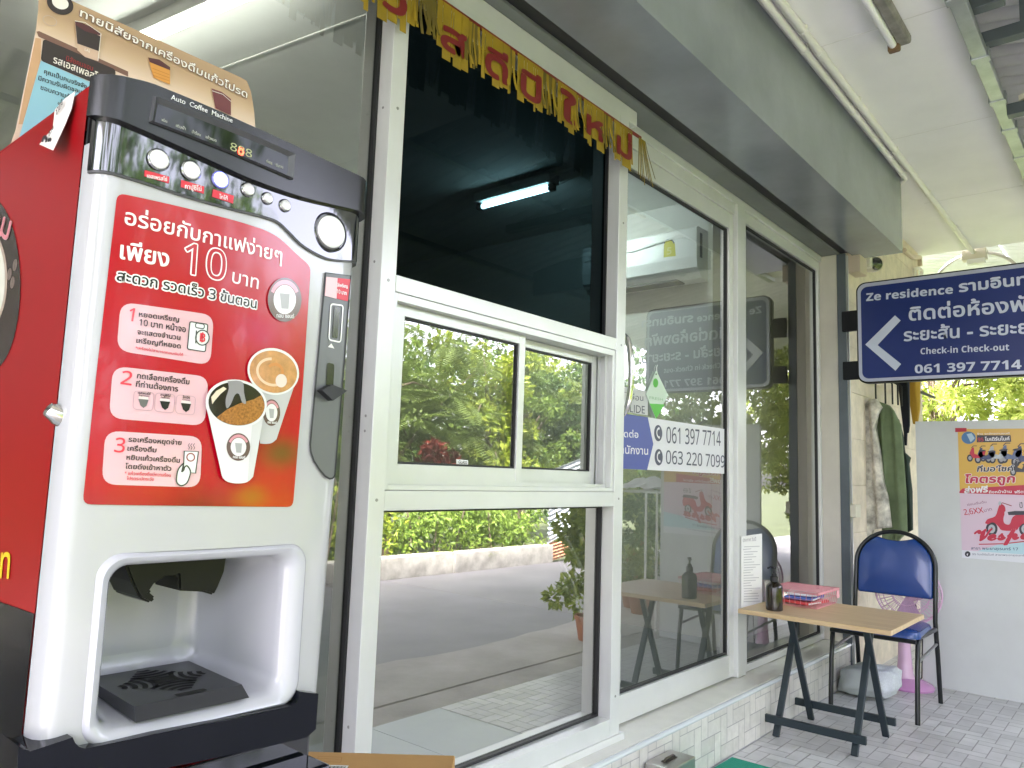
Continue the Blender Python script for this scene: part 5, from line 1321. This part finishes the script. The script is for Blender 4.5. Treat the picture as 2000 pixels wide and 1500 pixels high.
# blue direction sign
sg_ = thing('direction_sign', 'navy blue hanging sign with white arrow and phone number', 'sign', (5.0, .93, 2.15))
nb_ = mat('sign_navy', (0.010, 0.025, 0.145), .3, 0, .3, 0, var=.08, vscale=2); sl2 = mat('sign_silver', (0.42, 0.44, 0.56), .3, .1); sk = mat('sign_edge_black', (0.005, 0.006, 0.008), .45, 0, .2)
SS = Surf('x', 4.985)
out_ = rrect(-1.403, -.445, 1.829, 2.467, .055, 8)
MB().prism(out_, lambda a, b, d: SS.pt(a, b, d), -.05, 0, sk).build('casing', sg_)
mb = MB(); q = rrect(-1.394, -.454, 1.838, 2.458, .05, 8); mb.prism(q, lambda a, b, d: SS.pt(a, b, d), .0005, .006, sl2)
mb.build('silver_border', sg_)
mb = MB(); q = rrect(-1.374, -.474, 1.857, 2.436, .040, 8); flat(mb, SS, q, .0068, nb_)
lw = mat('sign_letter_white', (0.56, 0.60, 0.74), .35); hh = .0075
S2 = Surf('x', 4.977)
T(mb, S2, 'Ze residence', (1692, 588), (1861, 573), (1693, 573), lw, .0002, .012, heavy=True); T(mb, S2, 'รามอินทรา', (1874, 570), (2046, 550), None, lw, .0002, .03, hgt=.046)
T(mb, S2, 'ติดต่อห้องพัก', (1776, 626), (2036, 604), None, lw, .0002, .022, hgt=.062)
T(mb, S2, 'ระยะสั้น - ระยะยาว', (1766, 666), (2050, 648), None, lw, .0002, .022, hgt=.056)
T(mb, S2, 'Check-in Check-out', (1798, 692), (1971, 684), (1798, 680), lw, .0002, .004, heavy=True)
T(mb, S2, '061 397 7714', (1787, 729), (1995, 720), (1787, 712.5), lw, .0002, .008, heavy=True)
ar = S2.pxs([(1748, 616), (1759, 626), (1714, 674), (1760, 711), (1749, 724), (1690, 673)]); flat(mb, S2, ar, .0002, lw)
mb.build('sign_face', sg_)
for z0, z1 in ((2.17, 2.30), (1.86, 1.975)): MB().box(5.0, 5.03, 1.403, 1.497, z0, z1, sk, .003).build('bracket', sg_)

# camera, boxes and trunking on the stone wall
t = thing('security_camera', 'small white dome security camera under the shutter box corner', 'camera', (5.6, 1.46, 2.77))
p = on_y(1708, 516, 1.44); wq = mat('camera_white', (.80, .77, .70), .35)
Mx = Matrix.Translation(p) @ Matrix.Rotation(R_(-42), 4, 'Z') @ Matrix.Rotation(R_(96), 4, 'X')
MB().lathe([(.0001, -.075), (.035, -.075), (.052, -.05), (.055, .01), (.048, .022)], wq, 28, Mx).build('housing', t)
MB().lathe([(.044, .0215), (.040, .030), (.022, .036), (.0001, .038)], mat('lens_black', (.012, .013, .014), .1, 0, .6, 1.0), 24, Mx).build('lens', t)
p0 = on_y(1690, 510, 1.48); MB().box(p0.x - .03, p0.x + .03, 1.44, 1.4955, p0.z - .05, p0.z + .04, wq, .006).tube([(p0.x, 1.46, p0.z), (p.x, p.y + .04, p.z)], .022, wq, 10).build('mount', t)
bxm = mat('beige_box', (.62, .52, .42), .5); p = on_y(1671, 513, 1.47)
MB().box(p.x - .075, p.x + .075, 1.42, 1.4955, p.z - .085, p.z + .085, bxm, .006).build('switch_box', label='square beige box on the stone wall beside the camera', category='box')
p = on_y(1672, 998, 1.47); MB().box(p.x - .05, p.x + .05, 1.455, 1.4955, p.z - .04, p.z + .04, mat('cream_outlet', (.70, .66, .55), .4), .004).build('wall_outlet', label='small cream wall outlet beside the black shutter rail', category='outlet')
t = thing('wall_conduit', 'beige trunking and hook at the top right of the stone wall', 'conduit', (6.9, 1.47, 3.0))
P_ = [on_y(u, v, 1.48) for u, v in ((1766, 489), (1782, 502), (1796, 503), (1797, 520))]; MB().tube(P_, .02, bxm, 8).build('pipe', t)
P_ = [on_y(u, v, 1.46) for u, v in ((1786, 540), (1786, 526), (1794, 523), (1800, 528), (1800, 537), (1794, 541))]; MB().tube(P_, .014, wq, 8).build('hook', t)

# clothes hanging at the end of the porch
def garment(name, label, cat, pts, x0, m, th=.05, fold=.018, freq=34, seed=0, m2=None, grp='clothes hung at the end of the porch'):
    sf = Surf('x', x0); poly = sf.pxs(pts); bm = bmesh.new()
    tri = tessellate_polygon([[Vector((a, b, 0)) for a, b in poly]]); vs = [bm.verts.new((a, b, 0)) for a, b in poly]
    for t_ in tri:
        try: bm.faces.new([vs[i] for i in t_])
        except ValueError: pass
    x = min(p[0] for p in poly); xe = max(p[0] for p in poly)
    while x < xe:
        x += .012; bmesh.ops.bisect_plane(bm, geom=list(bm.verts) + list(bm.edges) + list(bm.faces), plane_co=(x, 0, 0), plane_no=(1, 0, 0), dist=1e-6)
    z = min(p[1] for p in poly); ze = max(p[1] for p in poly)
    while z < ze:
        z += .05; bmesh.ops.bisect_plane(bm, geom=list(bm.verts) + list(bm.edges) + list(bm.faces), plane_co=(0, z, 0), plane_no=(0, 1, 0), dist=1e-6)
    bm.verts.index_update(); mb = MB(); F = []; B = []
    for v in bm.verts:
        a, b = v.co.x, v.co.y; f = fold * (math.sin(a * freq * 2.2 + seed + 1.5 * math.sin(b * 3 + seed)) + .5 * math.sin(a * freq * 5 + b * 6))
        edge_ = min(a - min(p[0] for p in poly), xe - a) / .06; r = math.sqrt(max(0, min(1, edge_)))
        F.append(sf.pt(a, b, f + th * r)); B.append(sf.pt(a, b, -.01))
    fs_ = [[v.index for v in f.verts] for f in bm.faces]; n = len(F)
    bd = [(e.verts[0].index, e.verts[1].index) for e in bm.edges if e.is_boundary]; bm.free()
    mb.add(F + B, fs_ + [[i + n for i in reversed(f)] for f in fs_] + [(i, j, n + j, n + i) for i, j in bd], m, True)
    o = recalc(mb.build(name, sharp=180)); o['label'] = label; o['category'] = cat; o['group'] = grp
    return o
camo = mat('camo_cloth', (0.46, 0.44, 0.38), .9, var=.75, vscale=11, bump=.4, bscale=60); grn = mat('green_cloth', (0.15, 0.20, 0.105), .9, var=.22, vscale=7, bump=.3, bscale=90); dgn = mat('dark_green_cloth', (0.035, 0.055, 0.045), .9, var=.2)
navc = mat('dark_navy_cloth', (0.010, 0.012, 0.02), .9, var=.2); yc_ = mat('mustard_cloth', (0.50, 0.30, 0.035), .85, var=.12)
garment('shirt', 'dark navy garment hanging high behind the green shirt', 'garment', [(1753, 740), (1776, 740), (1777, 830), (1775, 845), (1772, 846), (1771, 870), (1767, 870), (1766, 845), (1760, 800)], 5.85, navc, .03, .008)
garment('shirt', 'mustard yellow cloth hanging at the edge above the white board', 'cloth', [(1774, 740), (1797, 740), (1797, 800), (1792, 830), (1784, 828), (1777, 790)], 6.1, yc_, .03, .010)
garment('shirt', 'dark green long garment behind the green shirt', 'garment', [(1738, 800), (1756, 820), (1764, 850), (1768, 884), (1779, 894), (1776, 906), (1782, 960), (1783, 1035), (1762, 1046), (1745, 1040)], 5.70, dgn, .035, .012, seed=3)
garment('shirt', 'faded green shirt hanging between camouflage jacket and white board', 'shirt', [(1711, 800), (1722, 786), (1738, 792), (1746, 802), (1760, 830), (1764, 880), (1770, 960), (1772, 1040), (1752, 1060), (1726, 1060), (1726, 950), (1716, 880), (1708, 840)], 5.60, grn, .045, .014, seed=1)
garment('jacket', 'pale camouflage jacket hanging next to the black shutter rail', 'jacket', [(1678, 832), (1682, 808), (1698, 784), (1714, 780), (1724, 796), (1716, 810), (1712, 836), (1720, 880), (1727, 940), (1735, 970), (1742, 1030), (1706, 1034), (1702, 1064), (1660, 1064), (1664, 960), (1670, 880)], 5.52, camo, .055, .014, seed=2)
mb = MB()
mb.tube([(5.35, 1.40, 1.93), (6.9, 1.36, 1.93)], .012, M['black'], 8)
mb.build('clothes_rail', label='thin black rail the hanging clothes are hooked on', category='rail')
mb = MB()
for x, y in ((5.52, 1.44), (5.60, 1.40), (5.66, 1.37), (5.72, 1.35), (5.80, 1.345)):
    mb.tube([(x, 1.395, 1.94), (x, y, 1.90), (x, y, 1.76)], .006, M['black'], 6)
mb.build('clothes_hanger', label='row of thin black hanger hooks above the clothes', category='hanger')

# stainless box and green mat
sst = mat('brushed_stainless', (0.52, 0.50, 0.48), .3, .9, var=.06, vscale=20)
t = thing('metal_box', 'low stainless steel box with recessed handle beside the riser', 'box', (2.72, 1.43, 0))
p = [on_z(u, v, .165) for u, v in ((1216, 1481), (1262, 1458), (1338, 1476))]
c0, c1_ = Vector((2.575, 1.40)), None
MB().box(2.585, 2.775, 1.385, 1.492, 0, .168, sst, .004).build('casing', t)
MB().box(2.63, 2.715, 1.428, 1.452, .1685, .1705, mat('handle_recess', (.05, .04, .035), .5, .3), .0008).tube([(2.63, 1.44, .171), (2.645, 1.44, .178), (2.70, 1.44, .178), (2.715, 1.44, .171)], .004, mat('handle_dark', (.16, .14, .13), .3, .8), 8).build('handle', t)
gm_ = mat('green_mat', (0.015, 0.30, 0.20), .8, bump=.8, bscale=400)
MB().add([(3.30, 1.475, .013), (2.80, 1.48, .013), (2.80, 1.07, .013), (3.30, 1.07, .013), (3.31, 1.485, .001), (2.79, 1.49, .001), (2.79, 1.06, .001), (3.31, 1.06, .001)], [(0, 1, 2, 3), (0, 4, 5, 1), (2, 6, 7, 3), (0, 3, 7, 4), (1, 5, 6, 2)], gm_).build('door_mat', label='bright green door mat on the tiles in front of the door', category='mat')

# ================================================================== ACROSS THE LANE (seen mirrored in the panes)
wallm = mat('stained_retaining_wall', (0.38, 0.37, 0.33), .85, var=.4, vscale=6, bump=.6, bscale=30)
mb = MB()
for x0, x1, y in ((-6, 2.1, -4.06), (2.1, 6.05, -4.03), (6.055, 7.55, -4.07), (7.555, 9.75, -4.03)):
    mb.box(x0, x1 - .008, y - .22, y, -.2, .115, wallm, .008)
mb.build('retaining_wall', label='low stained concrete wall along the lane below the hedge', category='wall')
def leaf_quad(vs, fs, c, d, n, L, Wd):
    """one folded leaf: base c, axis d, normal n"""
    s = d.cross(n); o = len(vs)
    vs += [c, c + d * L * .45 + s * Wd + n * Wd * .35, c + d * L, c + d * L * .45 - s * Wd + n * Wd * .35]
    fs += [(o, o + 1, o + 2), (o, o + 2, o + 3)]
def rvec(rng):
    while True:
        v = Vector((rng.uniform(-1, 1), rng.uniform(-1, 1), rng.uniform(-1, 1)))
        if .05 < v.length < 1: return v.normalized()
def leaves(rng, clumps, per, size, jitter, up=.4):
    vs = []; fs = []
    for c, r in clumps:
        for _ in range(per):
            d = rvec(rng); q = c + Vector((d.x * r, d.y * r, d.z * r * .8)) * rng.uniform(.45, 1) ** .5
            ax = (d + rvec(rng) * .9 + Vector((0, 0, -.25))).normalized(); nn = (Vector((0, 0, 1)) * up + rvec(rng) * .8 + d * .5)
            nn = (nn - ax * nn.dot(ax)); nn = nn.normalized() if nn.length > .01 else rvec(rng)
            L = size * rng.uniform(.6, 1.3); leaf_quad(vs, fs, q, ax, nn, L, L * .26)
    return vs, fs
def frond(vs, fs, rng, base, d, L, pairs=16, lw=.012, ll=.22):
    p = base.copy(); d = d.normalized(); side = d.cross(Vector((0, 0, 1))); side = side.normalized() if side.length > .05 else Vector((1, 0, 0))
    for i in range(pairs):
        p = p + d * (L / pairs); d = (d + Vector((0, 0, -.045))).normalized()
        up = side.cross(d).normalized(); k = math.sin(math.pi * (i + 1.5) / (pairs + 2))
        for s in (-1, 1): leaf_quad(vs, fs, p, (side * s + d * .35 - up * .15).normalized(), up, ll * k + .03, lw)
lm_y = leaf_mat('leaf_yellow_green', (0.16, 0.24, 0.018), (0.36, 0.42, 0.05), .5)
lm_m = leaf_mat('leaf_mid_green', (0.09, 0.165, 0.024), (0.22, 0.31, 0.05), .5)
lm_d = leaf_mat('leaf_deep_green', (0.04, 0.095, 0.02), (0.12, 0.20, 0.04), .5)
lm_f = leaf_mat('frond_green', (0.10, 0.15, 0.035), (0.20, 0.27, 0.07), .5)
lm_p = leaf_mat('leaf_pale_sunlit', (0.26, 0.34, 0.06), (0.50, 0.54, 0.14), .5)  # strong sunlight put into the leaf colour of the trees past the porch
lm_r = leaf_mat('leaf_red', (0.12, 0.014, 0.012), (0.2, 0.03, 0.02))
bark = mat('tree_bark', (0.12, 0.09, 0.065), .95, var=.3, vscale=14, bump=1, bscale=30)

def hedge(label, x0, x1, zt, lm, seed, y0=-4.95, y1=-4.22, n=95, sz=.085):
    rng = random.Random(seed); cl = []
    for _ in range(int(n * (x1 - x0))):
        x = rng.uniform(x0, x1); h = zt * (.82 + .18 * math.sin(x * 2.3 + seed) + .1 * math.sin(x * 6.1))
        z = .12 + (h - .12) * rng.random() ** .8; cl.append((Vector((x, rng.uniform(y0, y1) + .08 * math.sin(x * 4 + z * 5), z)), rng.uniform(.07, .13)))
    vs, fs = leaves(rng, cl, 9, sz, 0); t = thing('hedge', label, 'hedge', ((x0 + x1) / 2, -4.5, .1))
    mb = MB().add(vs, fs, lm)
    for _ in range(int(5 * (x1 - x0))):
        x = rng.uniform(x0, x1); y = rng.uniform(y0, y1 - .1); mb.tube([(x, y, .0), (x + rng.uniform(-.1, .1), y, zt * .5), (x + rng.uniform(-.2, .2), y, zt * .85)], .012, bark, 5)
    # drooping grass blades over the wall
    vs = []; fs = []
    for _ in range(int(26 * (x1 - x0))):
        x = rng.uniform(x0, x1); c = Vector((x, -4.2 + rng.uniform(-.05, .08), .12)); d = Vector((rng.uniform(-.6, .6), rng.uniform(.3, 1), rng.uniform(-.8, .7))).normalized()
        leaf_quad(vs, fs, c, d, Vector((0, 0, 1)), rng.uniform(.10, .28), .008)
    mb.add(vs, fs, lm_y).build('foliage', t)
hedge('bright yellow green hedge above the low lane wall', -2.5, 6.9, 1.25, lm_y, 3, n=150)
hedge('darker clipped hedge further along the low lane wall', 6.95, 9.7, .85, lm_m, 8, n=170)

def tree(name, label, x, y, h, cr, lm, seed, sz=.12, ncl=70, per=60, fr=0, trunk=.09, low=.25):
    rng = random.Random(seed); t = thing(name, label, 'tree', (x, y, 0), 'trees across the lane')
    b = Vector((x, y, -.15)); mb = MB(); top = Vector((x + rng.uniform(-.3, .3), y + rng.uniform(-.2, .2), h * .62))
    mb.tube([b, b.lerp(top, .35) + Vector((rng.uniform(-.1, .1), 0, 0)), b.lerp(top, .7) + Vector((rng.uniform(-.12, .12), .05, 0)), top], [trunk, trunk * .8, trunk * .6, trunk * .4], bark, 8)
    cl = []
    for k in range(ncl):
        d = rvec(rng); r = rng.random() ** .45
        c = Vector((x + d.x * cr * r, y + d.y * cr * .8 * r, h * (low + 1) / 2 + d.z * h * (1 - low) / 2 * r)); cl.append((c, rng.uniform(.14, .30) * cr * .42))
        if k % 5 == 0:
            s = b.lerp(top, rng.uniform(.35, 1)); mb.tube([s, s.lerp(c, .5) + Vector((0, 0, .12)), c], [trunk * .32, trunk * .2, trunk * .08], bark, 5)
    mb.build('trunk', t)
    vs, fs = leaves(rng, cl, per, sz, 0); MB().add(vs, fs, lm).build('crown', t)
    if fr:
        vs = []; fs = []
        for _ in range(fr):
            c = cl[rng.randrange(len(cl))][0]; d = rvec(rng); d.z = d.z * .4 + .15; frond(vs, fs, rng, c, d + Vector((0, .25, 0)), rng.uniform(.5, .95))
        MB().add(vs, fs, lm_f).build('frond', t)
tree('tree', 'feathery leaved tree with long fronds across the lane', 8.1, -6.1, 4.1, 1.65, lm_f, 21, .09, 85, 34, 420, low=.1)
tree('tree', 'yellow green bushy tree mirrored in the hatch panes', 10.0, -5.9, 4.1, 1.55, lm_y, 22, .13, 100, 60, low=.05)
tree('tree', 'mid green dense tree behind the hedge near the corrugated fence', 11.8, -6.6, 4.2, 1.7, lm_m, 23, .12, 100, 60, 60, low=.05)
tree('tree', 'tall airy tree rising behind the feathery tree', 9.4, -8.4, 4.6, 2.0, lm_m, 24, .15, 95, 48, 60, low=.1)
tree('tree', 'deep green tree opposite the coffee machine', 3.0, -6.4, 5.8, 1.9, lm_d, 25, .13, 130, 60, 90, low=.1)
tree('tree', 'leafy tree opposite the machine with a thin crown', .6, -7.0, 6.0, 2.0, lm_d, 26, .14, 130, 55, low=.1)
tree('tree', 'small mid green tree standing between hedge and treeline', 5.8, -6.3, 3.2, 1.2, lm_m, 29, .12, 80, 55, low=.05)
tree('tree', 'pale bushy tree at the far bend of the lane', 14.2, -7.0, 4.6, 2.1, lm_y, 27, .15, 95, 55, low=.05)
tree('tree', 'dark round tree beyond the corrugated fence', 13.4, -5.6, 4.4, 1.6, lm_d, 28, .12, 110, 60, low=.05)
tree('tree', 'added dark tree out of view left of the machine', -5.5, -2.6, 5.5, 2.1, lm_d, 30, .15, 100, 55, low=.1)  # unseen tree added to darken the reflection in the machine's left corner
tree('tree', 'added dense dark tree out of view at the near left', -3.2, -6.0, 6.0, 2.2, lm_d, 31, .15, 100, 55, low=.1)  # second unseen tree, added for the same dark corner reflection
rng = random.Random(77); cl = []
for _ in range(900):
    x = rng.uniform(-4, 26); cl.append((Vector((x, -11 + rng.uniform(-1.2, 1.2), rng.uniform(0, 4.1 + (1.6 if x < 3.5 else 0) + .5 * math.sin(x)))), rng.uniform(.3, .6)))
vs, fs = leaves(rng, cl, 30, .24, 0); o = MB().add(vs, fs, lm_d).build('distant_woods'); o['kind'] = 'stuff'
t = thing('red_shrub', 'dark red leaved shrub among the green trees', 'shrub', (8.5, -5.35, .1))
rng = random.Random(40); vs, fs = leaves(rng, [(Vector((8.5, -5.3, 1.35)) + rvec(rng) * .28, .14) for _ in range(16)], 40, .12, 0); MB().add(vs, fs, lm_r).build('foliage', t); MB().tube([(8.5, -5.3, -.1), (8.52, -5.3, .8), (8.5, -5.3, 1.3)], .02, bark, 6).build('stem', t)
# corrugated sheet fence
cf = corrugated(9.8, 12.8, 0, 0, 0, 0, mat('blue_grey_sheet', (0.40, 0.44, 0.47), .45, .3, var=.15, vscale=3)) if False else None
mb = MB(); vs = []; n = 150
shm = mat('blue_grey_sheet', (0.42, 0.46, 0.49), .45, .2, var=.15, vscale=3); rust = mat('rusty_sheet', (0.40, 0.20, 0.11), .8, var=.4, vscale=9)
for i in range(n + 1):
    z = .12 + 1.15 * i / n; o = .018 * math.sin(i * .62); vs += [(9.82, -4.20 - o, z - .35 * 0), (12.6, -4.75 - o, z + .55)]
mb.add(vs, [(2 * i, 2 * i + 1, 2 * i + 3, 2 * i + 2) for i in range(n)], shm, True)
vs = []
for i in range(41): z = -.16 + .30 * i / 40; o = .015 * math.sin(i * .9); vs += [(9.80, -4.15 - o, z), (11.2, -4.35 - o, z + .12)]
mb.add(vs, [(2 * i, 2 * i + 1, 2 * i + 3, 2 * i + 2) for i in range(40)], rust, True)
mb.build('sheet_fence', sharp=80, label='corrugated blue grey sheet fence with rusty foot at the wall end', category='fence')
# potted bush on the shoulder, reflected at the edge of the lower pane
def potted(label, x, y, zb, h, r, lm, seed, sz=.06, flower=None, ncl=16, per=45):
    rng = random.Random(seed); t = thing('potted_plant', label, 'plant', (x, y, zb), 'potted plants beside the porch')
    MB().lathe([(.0001, .0), (.085, .0), (.115, .17), (.125, .17), (.125, .195), (.105, .195), (.10, .16), (.0001, .16)], mat('clay_pot', (.30, .12, .06), .8, var=.1), 20, Matrix.Translation((x, y, zb))).build('pot', t)
    cl = [(Vector((x, y, zb + .2 + (h - .2) * rng.random() ** .7)) + Vector((rvec(rng).x * r, rvec(rng).y * r, 0)), r * .42) for _ in range(ncl)]
    vs, fs = leaves(rng, cl, per, sz, 0); fo = MB().add(vs, fs, lm)
    MB().tube([(x, y, zb + .12), (x + .02, y, zb + h * .5), (x, y, zb + h * .85)], [.014, .01, .006], bark, 6).build('stem', t)
    if flower:
        vs, fs = leaves(rng, [(c, r * .3) for c, _ in cl[:6]], 8, .05, 0); fo.add(vs, fs, flower)
    fo.build('foliage', t)
orange = leaf_mat('orange_petals', (.55, .15, .05), (.65, .28, .14), .3)
potted('bright green bushy potted tree at the edge of the concrete shoulder', 5.33, -.34, -.12, 1.15, .19, lm_y, 51, .07, None, 34, 80)
potted('potted plant with orange flowers behind the drying rack', 7.0, -.86, -.12, .75, .24, lm_m, 52, .06, orange, 18, 45)
potted('tall potted shrub beside the drying rack', 7.5, -.95, -.12, 1.15, .26, lm_d, 53, .07, None, 24, 45)
potted('low potted plant with orange blooms next to the shoulder', 6.75, -.62, -.12, .6, .16, lm_y, 54, .06, orange, 16, 40)
# drying rack with white cloth beyond the partition board
t = thing('drying_rack', 'white metal drying rack standing outside past the partition board', 'rack', (6.2, -.25, -.1))
mb = MB()
for x, y in ((6.0, -.42), (6.0, -.02), (6.5, -.42), (6.5, -.02)): mb.tube([(x, y, -.1), (x, y, 1.08)], .011, M['white'], 8)
for y in (-.42, -.02): mb.tube([(6.0, y, 1.08), (6.5, y, 1.08)], .011, M['white'], 8)
for x in (6.0, 6.5): mb.tube([(x, -.42, 1.08), (x, -.02, 1.08)], .011, M['white'], 8)
mb.build('rack_frame', t)
bm = bmesh.new(); bmesh.ops.create_grid(bm, x_segments=40, y_segments=40, size=.5)
for v in bm.verts:
    a, b = v.co.x, v.co.y; e_ = max(abs(a), abs(b)) * 2
    z = 1.11 + .11 * max(0, 1 - e_) + .022 * mnoise.noise(Vector((a * 7, b * 7, 1))) + .02 * math.sin(a * 24 + 3 * b) * (1 - .5 * e_)
    v.co = Vector((6.25 + a * .62, -.22 + b * .52, z))
o = MB().add_bm(bm, mat('white_cloth', (.74, .74, .76), .9), True).build('folded_cloth', sharp=180, label='crumpled white cloth heaped on top of the drying rack', category='cloth')
# greenery past the porch end, seen over the white board
rng = random.Random(61)
for k, (x, y, h, cr, lm, lb) in enumerate(((10.6, .3, 3.8, 1.5, lm_p, 'bright yellow green bush past the porch over the white board'), (12.0, 2.3, 4.2, 1.8, lm_p, 'mid green tree past the end of the stone wall'), (10.2, -1.9, 2.7, 1.2, lm_p, 'sunlit bush beside the lane past the porch end'), (13.5, -1.2, 4.4, 1.8, lm_p, 'tall green tree standing far past the porch end'))):
    tree('tree', lb, x, y, h, cr, lm, 70 + k, .085, 130, 140, low=.1)
